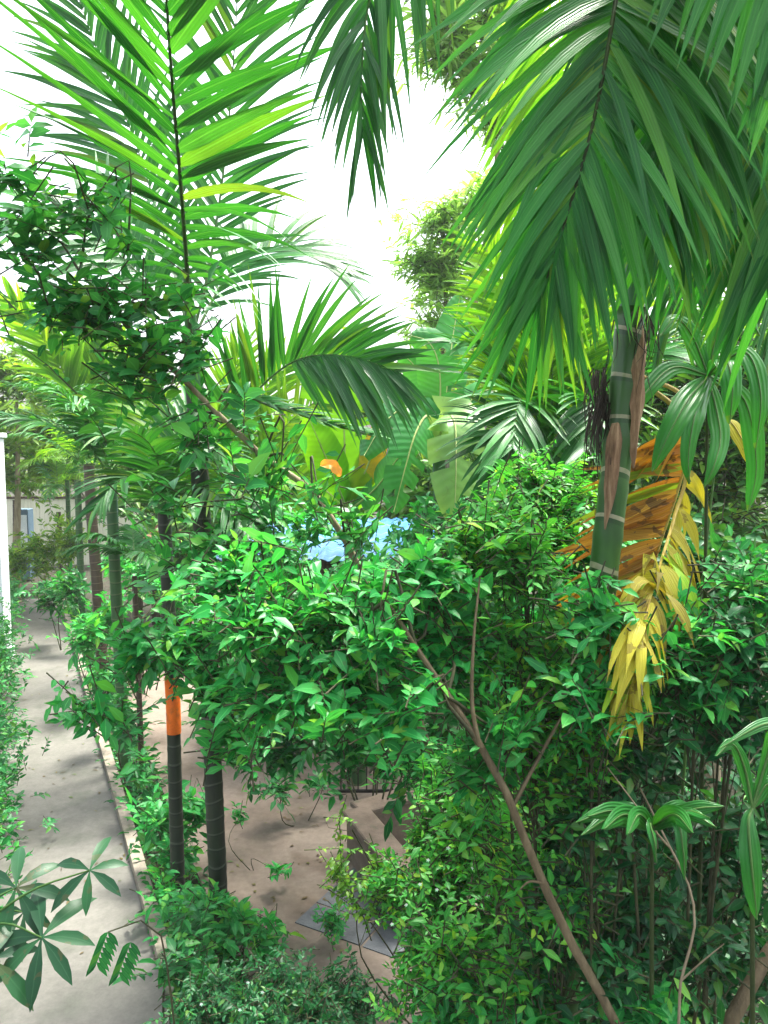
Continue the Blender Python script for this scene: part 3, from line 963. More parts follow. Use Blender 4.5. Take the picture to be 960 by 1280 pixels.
t, d = kerb_palm('slender palm with a green trunk nearest the path kerb', [(157, 965, 0), (150, 830, 0), (143, 700, 0), (139, 600, 0)], .15, (138, 588), 7, 1.5, 'trunk_mid', ['palm'])
frond(t, ptrace([(138, 592, d), (110, 560, d - .2), (60, 530, d - .5), (-10, 520, d - .7)]), .6, .05, 32, mat='palm', hint=(0, -.3, 1), g=.8, a0=60, a1=28, prof=STRIP)
frond(t, ptrace([(138, 592, d), (165, 555, d - .3), (200, 540, d - .5), (245, 560, d - .8)]), .6, .05, 30, mat='palm', hint=(0, -.3, 1), g=.6, a0=60, a1=28, prof=STRIP)
t, d = kerb_palm('slender palm with a brown trunk behind the green kerb palm', [(129, 850, 0), (122, 740, 0), (114, 640, 0), (111, 580, 0)], .2, (111, 560), 7, 1.9, 'trunk_brown', ['palm', 'palm'])
for tr in ([(111, 560, d), (95, 500, d - .1), (60, 430, d - .3), (15, 375, d - .5)], [(111, 560, d), (112, 500, d), (105, 430, d), (90, 380, d)], [(111, 560, d), (130, 500, d), (150, 455, d), (185, 440, d)]):
    frond(t, ptrace(tr), 1.0, .13, 24, mat='palm_lime', hint=(0, -1, -.2), g=.15, a0=48, a1=25, lift=.1, prof=STRIP)
kerb_palm('thin pale green palm stem left of the brown one', [(103, 770, 0), (100, 690, 0), (97, 600, 0)], .17, (97, 575), 7, 1.8, 'trunk_mid', ['palm_lime', 'palm'])
kerb_palm('thinnest palm stem near the far end of the path', [(89, 752, 0), (87, 690, 0), (84, 600, 0)], .13, (83, 580), 6, 1.8, 'trunk_mid', ['palm_lime'])
kerb_palm('short brown palm stem furthest along the kerb', [(78, 748, 0), (76, 690, 0), (73, 640, 0)], .14, (72, 610), 7, 1.7, 'trunk_brown', ['palm_lime', 'palm'])
kerb_palm('twin stemmed thin palm on the yard side of the kerb', [(178, 985, 0), (175, 900, 0), (171, 800, 0), (168, 720, 0)], .07, (168, 700), 6, .9, 'trunk_brown', ['palm'], leaf=.35)

# palm in the middle distance, behind the white pillar
p0 = gnd(22, 735)
t = thing('garden_palm', 'small pale feathery palm beside the white pillar', 'palm tree', p0)
palm_trunk(t, [p0, at(21, 680, p0[1]), at(20, 625, p0[1])], .13, .1, 'trunk_brown', n=16, sides=10)
auto_fronds(t, at(20, 620, p0[1]), 9, 1.6, (10, 65), leaf=.5, W=.06, mats=['palm_lime', 'palm'], nl=24)

# mid distance palm between the banana and the right trunk
p0 = np.array((at(705, 600, 7.2)[0], 7.2, 0))
PM = thing('bushy_palm', 'bushy palm with bright lime fronds behind the big drooping frond', 'palm tree', p0)
cx = (690, 590, 7.2)
palm_trunk(PM, [p0, at(700, 800, 7.2), at(*cx)], .09, .08, 'trunk_mid', sides=12)
for tr, m_, hn in (([cx, (665, 470, 7.0), (640, 380, 6.8), (605, 310, 6.6)], 'palm_lime', (.2, -1, .2)),
                   ([cx, (690, 460, 7.0), (690, 370, 6.8), (670, 290, 6.6)], 'palm_lime', (.2, -1, .1)),
                   ([cx, (640, 490, 6.8), (605, 440, 6.6), (575, 430, 6.4)], 'palm', (0, -.5, 1)),
                   ([cx, (655, 545, 6.6), (630, 545, 6.2), (620, 600, 6.0)], 'palm', (0, -.7, .8)),
                   ([cx, (730, 470, 7.2), (760, 380, 7.2), (780, 300, 7.2)], 'palm_lime', (-.2, -1, .1)),
                   ([cx, (740, 500, 6.9), (800, 450, 6.7), (860, 440, 6.5)], 'palm', (0, -.5, 1)),
                   ([cx, (670, 520, 6.5), (650, 500, 6.0), (640, 560, 5.6)], 'palm', (0, -.8, .6)),
                   ([cx, (720, 520, 6.5), (740, 500, 6.0), (735, 560, 5.7)], 'palm', (0, -.8, .6)),
                   ([cx, (650, 430, 7.4), (630, 360, 7.6), (610, 400, 7.8)], 'palm_lime', (0, -.8, .6))):
    frond(PM, ptrace(tr), .8, .06, 36, mat=m_, hint=hn, g=.5, a0=62, a1=26, prof=STRIP, r=.013)

# palm with pale fan fronds behind the arching one
p0 = np.array((at(300, 600, 11.2)[0], 11.2, 0))
t = thing('fan_frond_palm', 'young palm with pale yellow green fronds behind the arching dark frond', 'palm tree', p0)
cx = (300, 640, 11.2)
palm_trunk(t, [p0, at(298, 760, 11.2), at(*cx)], .07, .06, 'trunk_mid', sides=10)
for tr in ([cx, (322, 580, 11.1), (365, 525, 11.0), (430, 480, 10.9), (470, 470, 10.8)], [cx, (310, 550, 11.2), (330, 490, 11.2), (365, 445, 11.2)],
           [cx, (290, 570, 11.2), (285, 500, 11.2), (300, 440, 11.2)], [cx, (330, 610, 11.0), (370, 600, 10.7), (410, 610, 10.6)],
           [cx, (270, 590, 11.0), (235, 560, 10.8), (205, 560, 10.6)]):
    frond(t, ptrace(tr), .9, .06, 36, mat='palm_lime', hint=(.1, -1, .3), g=.25, a0=55, a1=25, prof=STRIP, r=.013)

# ================================================================== bananas
def banana(label, base_px, d, top, leafs, r=.13):
    bs = np.array((at(base_px, 640, d)[0], d, 0))
    t = thing('banana_plant', label, 'banana plant', bs)
    b = MB()
    sp = spline([bs, (bs + at(*top)) / 2 + np.array((.04, 0, 0)), at(*top)], 14)
    b.tube(sp, np.linspace(r, r * .55, 14), 12)
    b.build('pseudostem', M['trunk_mid'], t)
    for tr, W, hn, m_, te in leafs:
        big_leaf(t, tr, W, hn, mat=m_, tears=te, rib='midrib_pale')
    return t


T0 = (548, 560, 9.0)
banana('banana plant with a broad pale ribbed leaf hanging towards the yard', 560, 9.0, T0, [
    ([T0, (556, 520, 8.7), (568, 528, 8.3), (570, 580, 8.1), (568, 650, 8.0)], .62, (0, -1, .3), 'banana_lit', 3),
    ([T0, (536, 520, 8.8), (520, 540, 8.5), (505, 590, 8.3), (492, 640, 8.2)], .5, (.5, -1, .3), 'banana', 3),
    ([T0, (550, 470, 9), (538, 430, 9), (515, 420, 9)], .55, (-.2, -1, .2), 'banana', 2),
    ([T0, (560, 470, 9.2), (566, 420, 9.4), (575, 370, 9.5)], .5, (.3, -1, .1), 'banana', 1),
    ([T0, (530, 525, 8.9), (510, 508, 8.8), (480, 530, 8.7), (455, 570, 8.6)], .5, (.1, -.7, .8), 'banana', 2),
    ([T0, (590, 500, 9), (620, 490, 8.9), (650, 530, 8.8)], .5, (0, -.7, .8), 'banana', 1),
    ([T0, (540, 500, 9.2), (520, 460, 9.3), (500, 440, 9.3)], .45, (-.3, -1, .2), 'banana', 1),
])
T1 = (435, 640, 10.0)
banana('banana plant with huge upright lime leaf and a yellow leaf beside it', 445, 10.0, T1, [
    ([T1, (432, 590, 9.9), (430, 530, 9.9), (428, 470, 9.9), (430, 425, 9.9)], 1.15, (0, -1, -.1), 'banana_lime', 2),
    ([T1, (452, 600, 9.9), (468, 560, 9.8), (478, 520, 9.7)], .34, (-.1, -1, .1), 'banana_yellow', 0),
    ([T1, (415, 590, 9.8), (398, 550, 9.6), (385, 520, 9.5)], .5, (.2, -1, .1), 'banana_lime', 0),
    ([T1, (470, 610, 9.7), (500, 570, 9.5), (520, 560, 9.4)], .4, (0, -.8, .6), 'banana', 1),
    ([T1, (400, 610, 9.5), (350, 600, 9.2), (300, 640, 9.0)], .42, (0, -.6, .8), 'banana_lime', 1),
])

# ================================================================== shrubs and trees
# central leafy tree whose leaning limb crosses the picture
limb = ptrace([(775, 1290, 3.0), (720, 1190, 3.02), (668, 1080, 3.05), (640, 1005, 3.08), (592, 918, 3.12), (540, 840, 3.16), (482, 752, 3.2)])
base = limb[0] + (limb[0] - limb[2]) * (limb[0][2] / (limb[2][2] - limb[0][2]))
base[2] = -.05
spec = [(345, 770, 95, 65, 3.5), (300, 720, 60, 45, 3.7), (450, 755, 95, 60, 3.5), (430, 850, 120, 55, 3.35),
        (560, 800, 85, 65, 3.5), (330, 860, 70, 45, 3.4), (600, 960, 35, 45, 3.35),
        (235, 800, 65, 40, 3.9), (185, 800, 42, 28, 4.0), (115, 885, 55, 20, 3.9), (165, 850, 24, 16, 3.9), (270, 850, 40, 40, 3.8), (290, 910, 35, 40, 3.8),
        (495, 890, 40, 40, 3.0), (470, 800, 50, 35, 3.1), (540, 715, 60, 50, 3.4), (625, 900, 40, 50, 3.2)]
CT = shrub('leafy_tree', 'bright green leafy tree whose leaning brown limb crosses the lower right', 'tree', spec, .088, 'shrub', base=base,
           trunk=[base] + limb, tr=[.033, .028, .024, .021, .02, .018, .015, .011], r0=.014, bark='bark', cover=3.4, per=9, twig=.28, every=7)
# side limb
b = MB()
b.tube(spline(ptrace([(600, 935, 3.1), (590, 880, 3.14), (592, 800, 3.22), (600, 720, 3.3)]), 14), np.linspace(.011, .004, 14), 7)
b.tube(spline(ptrace([(685, 1105, 3.04), (662, 1102, 3.0), (650, 1112, 2.97)]), 8), np.linspace(.007, .003, 8), 5)
b.tube(spline(ptrace([(640, 1010, 3.1), (700, 900, 3.2), (740, 840, 3.25)]), 10), np.linspace(.01, .005, 10), 5)
b.build('limb', M['bark'], CT)

shrub('fine_leaved_bush', 'fresh green fine leaved bush between the leaning limb and the green palm trunk', 'shrub',
      [(590, 680, 60, 55, 3.7), (655, 700, 65, 75, 3.6), (630, 790, 60, 60, 3.55), (690, 830, 55, 70, 3.45), (665, 920, 55, 60, 3.4), (730, 890, 45, 60, 3.35), (715, 970, 45, 50, 3.35), (620, 640, 40, 35, 3.8)], .062, 'fresh',
      base=(at(690, 900, 3.8)[0], 3.8, 0), cover=2.4, per=11, twig=.26, wr=.4)

# climber and leaning pale limb at upper left
limb = ptrace([(572, 1180, 5.9), (556, 1020, 5.6), (510, 860, 5.1), (447, 705, 4.5), (385, 606, 4.4), (330, 572, 4.35), (285, 530, 4.3), (225, 470, 4.25), (165, 415, 4.2), (100, 340, 4.2)])
base = np.array((limb[0][0] + .05, 6.0, -.05))
shrub('leaning_tree', 'dark leaved tree with a pale limb leaning to the upper left', 'tree',
      [(55, 300, 75, 75, 4.1), (20, 220, 55, 50, 4.1), (120, 380, 85, 55, 4.1), (175, 450, 65, 60, 4.2), (245, 430, 40, 75, 4.3), (245, 530, 55, 50, 4.3), (300, 520, 35, 45, 4.3), (160, 300, 50, 35, 4.2), (90, 370, 60, 45, 4.15), (195, 370, 45, 50, 4.2), (110, 250, 50, 30, 4.1), (300, 610, 55, 40, 4.4), (215, 620, 55, 50, 4.4), (350, 585, 40, 30, 4.25), (400, 620, 50, 30, 4.25), (440, 660, 40, 40, 4.3), (455, 615, 45, 20, 4.35), (240, 690, 45, 50, 4.3)],
      .10, 'vine', base=base, trunk=[base] + limb, tr=[.05, .045, .04, .035, .026, .022, .02, .018, .014, .008], bark='bark_pale', r0=.012, cover=1.12, per=8, twig=.34, wr=.48)

# background trees
def tree(label, spec, leaf, mat, trunk_px, d, r=.12, nm='garden_tree', grp='trees beyond the garden', **kw):
    tk = ptrace(trunk_px)
    bs = np.array((tk[0][0], tk[0][1], -.05))
    return shrub(nm, label, 'tree', spec, leaf, mat, group=grp, base=bs, trunk=[bs] + tk, tr=[r, r * .9, r * .7, r * .4, r * .2], bark='bark_pale', r0=.03, flat=1.0, part='crown', twr=.006, **kw)


BK = dict(cover=2.0, per=10, twig=.5, wr=.17, prof=LANCE, g=1.0, every=5, shell=.7)
tree('tall pale bamboo leaved tree against the sky at top centre', [(560, 20, 55, 70, 13), (555, 60, 45, 35, 13), (625, 25, 70, 80, 13), (595, 100, 45, 38, 13), (620, 150, 30, 40, 13), (660, 90, 50, 60, 13.4), (540, -60, 80, 60, 13)], .3, 'bamboo',
     [(560, 600, 13), (580, 430, 13), (604, 330, 13), (622, 190, 13), (625, 20, 13)], 13, **BK)
tree('rounded pale tree below the sky gap at centre', [(548, 275, 52, 44, 17), (578, 320, 50, 50, 17), (522, 325, 40, 36, 17), (548, 345, 50, 36, 17), (555, 405, 56, 40, 17), (605, 400, 50, 60, 17), (590, 260, 40, 40, 17)], .3, 'bamboo',
     [(545, 610, 17), (550, 480, 17), (556, 400, 17), (556, 330, 17), (553, 280, 17)], 17, **BK)
BK2 = dict(cover=3.2, per=9, twig=.6, wr=.34, prof=OVATE_S, g=.8, every=6, shell=.6)
tree('speckled yellow green tree behind the banana leaves', [(500, 510, 60, 60, 18), (560, 470, 70, 50, 19), (450, 480, 60, 45, 19)], .26, 'far', [(510, 640, 18), (508, 600, 18), (505, 560, 18), (505, 520, 18)], 18, **BK2)
tree('hazy tree standing behind the pale palm fronds at left', [(20, 470, 70, 50, 22), (60, 540, 60, 60, 24), (-30, 560, 60, 80, 22), (95, 520, 40, 50, 25)], .3, 'far', [(20, 700, 22), (22, 640, 22), (22, 560, 22), (20, 480, 22)], 22, **BK2)
tree('broad tree behind the kerb palms', [(170, 540, 70, 60, 21), (240, 560, 70, 60, 21), (210, 620, 80, 50, 20)], .28, 'far_dark', [(200, 740, 21), (200, 680, 21), (205, 620, 21), (205, 560, 21)], 21, **BK2)
tree('broad tree behind the blue roofed shed', [(330, 590, 80, 50, 19), (420, 600, 70, 45, 19), (370, 540, 60, 40, 20)], .26, 'far', [(370, 740, 19), (370, 690, 19), (372, 620, 19), (374, 560, 19)], 19, **BK2)
tree('dense dark tree filling the space behind the withered frond', [(880, 560, 90, 90, 8.5), (800, 480, 80, 70, 9.5), (960, 500, 80, 110, 8.5), (900, 420, 90, 60, 9), (870, 660, 90, 60, 8)], .15, 'far_dark', [(890, 900, 8.5), (890, 760, 8.5), (888, 640, 8.5), (885, 500, 8.5)], 8.5, **BK2)
tree('sunlit tree behind the lime fronds at right of centre', [(650, 470, 80, 90, 11), (730, 560, 80, 70, 10.5), (620, 580, 60, 50, 11), (720, 420, 60, 70, 11.5)], .17, 'far', [(680, 800, 11), (680, 690, 11), (680, 560, 11), (680, 470, 11)], 11, **BK2)

# feathery bush left of the right trunk
shrub('feathery_bush', 'fresh green feathery bush just left of the green trunk', 'shrub', [(700, 620, 60, 50, 5.2), (660, 600, 45, 35, 5.2), (690, 690, 60, 60, 5.0), (640, 650, 45, 45, 5.0)], .06, 'fresh',
      cover=3.2, per=14, twig=.25, wr=.3, pinnate=True)
shrub('citrus_bush', 'glossy leaved bush standing under the yellow leaflets', 'shrub', [(850, 790, 70, 55, 3.45), (925, 730, 60, 60, 3.6), (775, 800, 50, 55, 3.3), (870, 850, 80, 55, 3.4), (740, 860, 55, 55, 3.25), (745, 760, 40, 35, 3.3)], .085, 'shrub', cover=3.0)
shrub('side_bush', 'bluish green bush at the right edge below the drooping fronds', 'shrub', [(930, 800, 60, 70, 3.4), (960, 900, 50, 60, 3.3), (900, 900, 50, 40, 3.5)], .085, 'shrub_blue', cover=2.2)
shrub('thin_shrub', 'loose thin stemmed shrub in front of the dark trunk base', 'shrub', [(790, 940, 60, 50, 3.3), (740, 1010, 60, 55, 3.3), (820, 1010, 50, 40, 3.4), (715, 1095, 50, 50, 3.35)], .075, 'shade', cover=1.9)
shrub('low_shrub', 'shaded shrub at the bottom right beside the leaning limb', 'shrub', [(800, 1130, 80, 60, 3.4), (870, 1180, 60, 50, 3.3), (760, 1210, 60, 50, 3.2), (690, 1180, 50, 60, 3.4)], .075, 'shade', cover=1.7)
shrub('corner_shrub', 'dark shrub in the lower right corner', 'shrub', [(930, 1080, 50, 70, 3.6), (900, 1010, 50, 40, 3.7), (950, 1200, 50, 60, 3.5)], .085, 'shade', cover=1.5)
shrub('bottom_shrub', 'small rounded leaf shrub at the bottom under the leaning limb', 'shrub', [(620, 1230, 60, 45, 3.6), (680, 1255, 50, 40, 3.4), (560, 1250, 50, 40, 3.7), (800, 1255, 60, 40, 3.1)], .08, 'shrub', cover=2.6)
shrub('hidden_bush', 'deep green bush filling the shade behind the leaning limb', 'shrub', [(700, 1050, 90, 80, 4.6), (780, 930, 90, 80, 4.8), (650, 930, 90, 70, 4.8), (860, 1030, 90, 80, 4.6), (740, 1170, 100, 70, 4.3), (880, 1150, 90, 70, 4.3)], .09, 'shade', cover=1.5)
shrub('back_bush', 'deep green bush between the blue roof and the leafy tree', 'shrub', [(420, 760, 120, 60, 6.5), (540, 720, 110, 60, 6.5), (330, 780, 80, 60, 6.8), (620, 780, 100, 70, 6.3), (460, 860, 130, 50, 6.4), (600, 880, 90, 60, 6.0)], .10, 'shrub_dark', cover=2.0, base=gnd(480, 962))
shrub('far_bush', 'mid green bush in front of the blue roof', 'shrub', [(345, 690, 45, 35, 8.5), (520, 675, 45, 28, 8.5), (440, 668, 22, 16, 8.5), (310, 660, 30, 20, 8.5), (390, 725, 60, 30, 8.8), (480, 715, 50, 30, 8.6), (560, 650, 60, 40, 8.4), (620, 640, 60, 50, 8.4)], .11, 'shrub', cover=2.0)
# white flowered jasmine
JM = shrub('jasmine_bush', 'dense small leaved jasmine bush with white flowers beside the planter', 'shrub', [(550, 1100, 70, 60, 4.3), (610, 1050, 70, 60, 4.3), (545, 1050, 50, 45, 4.6), (640, 1120, 55, 60, 4.1), (570, 1000, 60, 50, 4.6), (490, 1105, 32, 40, 4.6), (545, 1175, 50, 50, 4.2), (540, 1235, 55, 40, 4.1)], .05, 'fresh', cover=3.0, per=12, twig=.22, base=np.array((at(620, 1000, 5)[0], 5.0, 0)))


def flower(parent, p, r=.02, mat='petal', n=5):
    b = MB()
    a = np.linspace(0, 2 * PI, n, endpoint=False) + rng.uniform(0, 1)
    d = np.stack([np.cos(a), -.35 + 0 * a, np.sin(a)], -1)
    leaves(b, np.repeat(np.asarray(p)[None], n, 0), d, (0, -1, .4), r, r * .6, g=.1)
    return b.build('flower', M[mat], parent)


for x, y in ((508, 1131), (525, 1105), (546, 1112), (490, 1155), (560, 1060), (590, 1085), (535, 1075), (610, 1120)):
    flower(JM, at(x, y, 3.95), .013)
# lime sprays by the planter
shrub('lime_spray_shrub', 'yellow lime sprays of small leaflets by the planter wall', 'shrub', [(440, 1030, 28, 22, 4.6), (425, 1090, 18, 30, 4.6), (445, 1125, 20, 20, 4.5), (475, 1085, 30, 30, 4.7)], .05, base=np.array((at(590, 1000, 5)[0], 5.1, 0)), r0=.008, mat='shrub_lime', cover=1.1, per=16, twig=.32, pinnate=True, wr=.5)
# bottom centre ground shrubs
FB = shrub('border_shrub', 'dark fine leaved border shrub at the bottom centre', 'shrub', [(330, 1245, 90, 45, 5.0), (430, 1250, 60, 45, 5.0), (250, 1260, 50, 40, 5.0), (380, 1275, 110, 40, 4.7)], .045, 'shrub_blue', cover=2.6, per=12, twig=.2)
for x, y in ((252, 1255), (310, 1228), (328, 1240), (520, 1210), (300, 1262)):
    flower(FB, at(x, y, 4.68), .015)
shrub('bed_shrub', 'pale green shrub around the foot of the dark ringed trunk', 'shrub', [(290, 1150, 50, 45, 6.2), (250, 1130, 45, 35, 6.3), (330, 1170, 35, 30, 6.2), (270, 1200, 50, 30, 6.0)], .11, 'shrub', cover=1.8, per=7)
shrub('kerb_shrub', 'leafy shrub in the bed between kerb and banded trunk', 'shrub', [(200, 1020, 32, 40, 7.6), (218, 1070, 36, 35, 7.2), (208, 1115, 34, 40, 6.8), (240, 1010, 35, 35, 7.8)], .13, 'shrub', cover=1.7, per=7)
shrub('young_shrub', 'young shrub leaning over the kerb near the bottom left', 'shrub', [(235, 1160, 40, 45, 5.6), (222, 1205, 32, 40, 5.4), (250, 1235, 35, 30, 5.3)], .12, 'shrub_dark', cover=1.5, per=7)
shrub('patch_plant', 'small leafy plant growing out of the slate slabs', 'plant', [(415, 1150, 26, 22, 6.6)], .07, 'shrub', cover=1.8, per=7, twig=.15, r0=.006)
shrub('seedling', 'single leafy seedling standing on the tan yard', 'plant', [(345, 1085, 18, 12, 7.4), (300, 1015, 12, 14, 8.2)], .1, 'shrub', cover=1.2, per=5, twig=.15, r0=.005)
shrub('yard_plant', 'spreading low plant at the back of the tan yard', 'plant', [(350, 985, 35, 18, 8.8), (395, 975, 30, 15, 9.0)], .14, 'shrub_dark', cover=1.6, per=6, twig=.25, r0=.008)
# along the kerb bed towards the back
for lab, sp_, mt in (('bushy plant around the kerb palm trunks', [(105, 790, 30, 35, 12.5), (140, 770, 30, 30, 13)], 'shrub'),
                     ('dark bush at the far end of the kerb bed', [(60, 745, 28, 24, 17), (90, 735, 30, 26, 16.5)], 'shrub_dark'),
                     ('yellow green bush near the cream fence', [(50, 690, 32, 35, 21), (85, 680, 30, 38, 21), (20, 700, 22, 26, 21)], 'far'),
                     ('green bush between the kerb and the clay tiled shed', [(180, 710, 40, 35, 14), (150, 700, 30, 30, 15), (220, 740, 30, 35, 12)], 'shrub'),
                     ('low strip of leafy plants under the brown kerb palm', [(128, 850, 16, 35, 11), (158, 900, 17, 45, 9.8), (176, 960, 18, 35, 8.8)], 'shrub_dark')):
    shrub('bed_bush', lab, 'shrub', sp_, .17, mt, 'bushes in the kerb bed', cover=2.0, per=7, twig=.35, r0=.012, wr=.36)

# more bushes closing the view between the trunks
for nm, lab, sp_, lf, mt, cv in (
    ('shade_bush', 'dark leafy bush filling the shade below the feathery bush', [(700, 780, 70, 70, 4.6), (690, 870, 70, 60, 4.5), (640, 800, 60, 60, 4.7), (740, 700, 50, 60, 4.9)], .09, 'shrub', 2.6),
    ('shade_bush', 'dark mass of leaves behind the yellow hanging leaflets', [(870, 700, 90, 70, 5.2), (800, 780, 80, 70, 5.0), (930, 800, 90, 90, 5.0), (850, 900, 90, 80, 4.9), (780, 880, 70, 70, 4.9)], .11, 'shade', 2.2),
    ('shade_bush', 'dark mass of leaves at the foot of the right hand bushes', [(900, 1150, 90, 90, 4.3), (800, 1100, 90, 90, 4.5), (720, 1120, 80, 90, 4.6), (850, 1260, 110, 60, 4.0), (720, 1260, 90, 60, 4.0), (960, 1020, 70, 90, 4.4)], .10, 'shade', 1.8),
    ('shade_bush', 'round bush between the jasmine and the leaning limb', [(590, 950, 70, 50, 5.0), (650, 1000, 60, 60, 4.7), (540, 950, 60, 40, 5.4), (620, 1180, 70, 50, 4.2), (560, 1200, 60, 45, 4.3)], .08, 'shrub', 2.4),
    ('shade_bush', 'dark bush hanging over the back of the tan yard', [(360, 900, 80, 40, 7.2), (300, 890, 60, 45, 7.5), (440, 920, 80, 45, 7.0), (520, 920, 70, 60, 6.6), (340, 935, 60, 30, 7.2)], .12, 'shrub_dark', 2.6),
    ('shade_bush', 'bright small leaved bush under the crook of the leaning limb', [(600, 1010, 60, 50, 3.7), (660, 1090, 50, 60, 3.5), (580, 1180, 60, 60, 3.7), (640, 1200, 50, 60, 3.5), (710, 1130, 40, 60, 3.3)], .065, 'fresh', 2.4),
    ('shade_bush', 'pale green bush below the arching dark frond', [(330, 640, 60, 40, 6.4), (290, 670, 45, 40, 6.2), (390, 650, 50, 25, 6.6)], .11, 'shrub', 2.2),
):
    shrub(nm, lab, 'shrub', sp_, lf, mt, 'bushes crowding the garden', cover=cv, r0=.009, base=gnd(470, 955) if 'tan yard' in lab else gnd(310, 960) if 'arching' in lab else None)
for lab, sp_, mt in (
    ('deep green thicket beyond the right hand palm', [(760, 600, 100, 90, 13), (880, 560, 110, 100, 13), (1000, 560, 100, 120, 13), (820, 700, 110, 80, 12), (960, 700, 110, 90, 12)], 'far_dark'),
    ('deep green thicket beyond the banana plants', [(600, 600, 90, 70, 15), (680, 620, 90, 70, 14), (520, 620, 80, 60, 16), (640, 680, 110, 60, 13)], 'far_dark'),
    ('green thicket behind the shed', [(300, 640, 80, 60, 17), (400, 630, 80, 50, 18), (230, 680, 70, 60, 17)], 'far_dark'),
    ('pale thicket behind the cream fence', [(-20, 560, 90, 70, 32), (90, 570, 80, 70, 33), (180, 560, 80, 80, 32), (260, 560, 70, 70, 33)], 'far'),
):
    shrub('thicket', lab, 'trees', sp_, .3, mt, 'thickets beyond the garden', cover=3.0, per=9, twig=.6, wr=.36, r0=.05, every=8)

# hedge on the left side of the path
hb = []
for k in np.linspace(0, 1, 16):
    p = R0 + (R1 - R0) * (.30 + .66 * k) + pn * (PW + .16)
    h = 1.25 + .25 * math.sin(k * 17)
    hb.append((np.array((p[0], p[1], h * .52)), np.array((.5, .6, h * .6))))
    if k > .35:
        hb.append((np.array((p[0] - .5, p[1], h * .9)), np.array((.5, .6, h * .6))))
c = hb[0][0]
t = thing('hedge', 'clipped small leaved hedge along the left side of the path', 'hedge', (c[0], c[1], 0))
fo, tw = MB(), MB()
st, ix = foliage(fo, tw, hb, .085, cover=4.0, per=9, twig=.22, maxn=40000)
for k, b_ in enumerate(hb):
    limb_net(tw, np.array((b_[0][0], b_[0][1], 0)), [b_], st, np.where(ix == k, 0, -1), .012, 12)
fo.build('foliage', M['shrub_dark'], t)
tw.build('branches', M['twig'], t)

# ================================================================== near plants
def palmate(parent, c, n, L, W, mat, normal=(0, -.5, 1), spread=300, a_off=0):
    """umbrella leaf: leaflets radiating from the end of a stalk"""
    N = unit(np.asarray(normal, float))
    ax_ = unit(np.cross(N, (0.2, 1, .1)))
    ay_ = np.cross(N, ax_)
    a = np.radians(np.linspace(-spread / 2, spread / 2, n) + a_off + rng.normal(0, 5, n))
    d = ax_[None] * np.cos(a)[:, None] + ay_[None] * np.sin(a)[:, None] - N[None] * .12
    l = L * (1 - .25 * np.abs(np.linspace(-1, 1, n))) * rng.uniform(.9, 1.1, n)
    b = MB()
    leaves(b, np.repeat(np.asarray(c)[None], n, 0), d, N, l, l * W, g=.8, prof=np.array([(0, .04), (.12, .12), (.35, .4), (.6, .5), (.8, .32), (.92, .13), (1, .01)]), fold=.2)
    return b.build('leaf', M[mat], parent)


st0 = np.array((at(-60, 900, 2.3)[0], 2.3, 0))
CV = thing('cassava_plant', 'umbrella leaved plant with palmate dark leaves at the lower left', 'plant', st0)
b = MB()
b.tube(spline([st0, st0 + np.array((.02, 0, 1.4)), at(-30, 1160, 2.3)], 14), np.linspace(.02, .012, 14), 8)
hub = at(-30, 1160, 2.3)
for (x, y, d_, L, n, a_) in ((52, 1172, 2.25, .17, 7, 0), (20, 1110, 2.35, .17, 7, 40), (112, 1088, 2.35, .13, 6, 20), (-10, 1200, 2.2, .17, 6, 90), (30, 1140, 2.5, .14, 6, 10)):
    p_ = at(x, y, d_)
    b.tube(spline([hub, (hub + p_) / 2 + np.array((0, 0, .03)), p_], 8), np.linspace(.005, .0025, 8), 5)
    palmate(CV, p_, n, L * 1.3, .25, 'cassava', (rng.normal(0, .25), -.75, .75), 310, a_)
b.build('stem', M['twig_green'], CV)
st0 = np.array((at(235, 1300, 3.2)[0], 3.2, 0))
t = thing('compound_leaf_plant', 'thin plant with drooping compound leaf above the path', 'plant', st0)
b = MB()
s_ = spline([st0, st0 + np.array((0, 0, .9)), at(205, 1185, 3.1), at(160, 1160, 3.05), at(135, 1165, 3.0)], 20)
b.tube(s_, np.linspace(.009, .003, 20), 6)
b.build('stem', M['twig'], t)
for c_ in ((135, 1165, 3.0), (163, 1178, 3.05)):
    p_ = at(*c_)
    f = spline([p_, p_ + np.array((-.02, 0, -.05)), p_ + np.array((-.05, 0, -.13))], 7)
    b = MB()
    for s in (-1, 1):
        leaves(b, f, np.tile((s * .7, -.1, -.7), (7, 1)), (0, -1, .3), .075, .024, g=.6, prof=OVATE)
    b.build('leaf', M['shrub_dark'], t)

# broad leaved young palms on the right
def hang_leaves(name, label, cat, base, stemtop, lst, mat='palm_gloss', grp=None, W=.07):
    t = thing(name, label, cat, base, grp)
    b = MB()
    b.tube(spline([base, (np.asarray(base) + stemtop) / 2 + np.array((.06, .1, 0)), stemtop], 12), np.linspace(.016, .008, 12), 8)
    b.build('stem', M['midrib_dark'], t)
    for tr, w in lst:
        big_leaf(t, tr, w, (rng.normal(0, .15), -1, .45), mat=mat, rib='midrib', r=.006, fold=.35, m=4, prof=([0, .12, .4, .75, .92, 1], [.12, .6, 1, .75, .35, .02]))
    return t


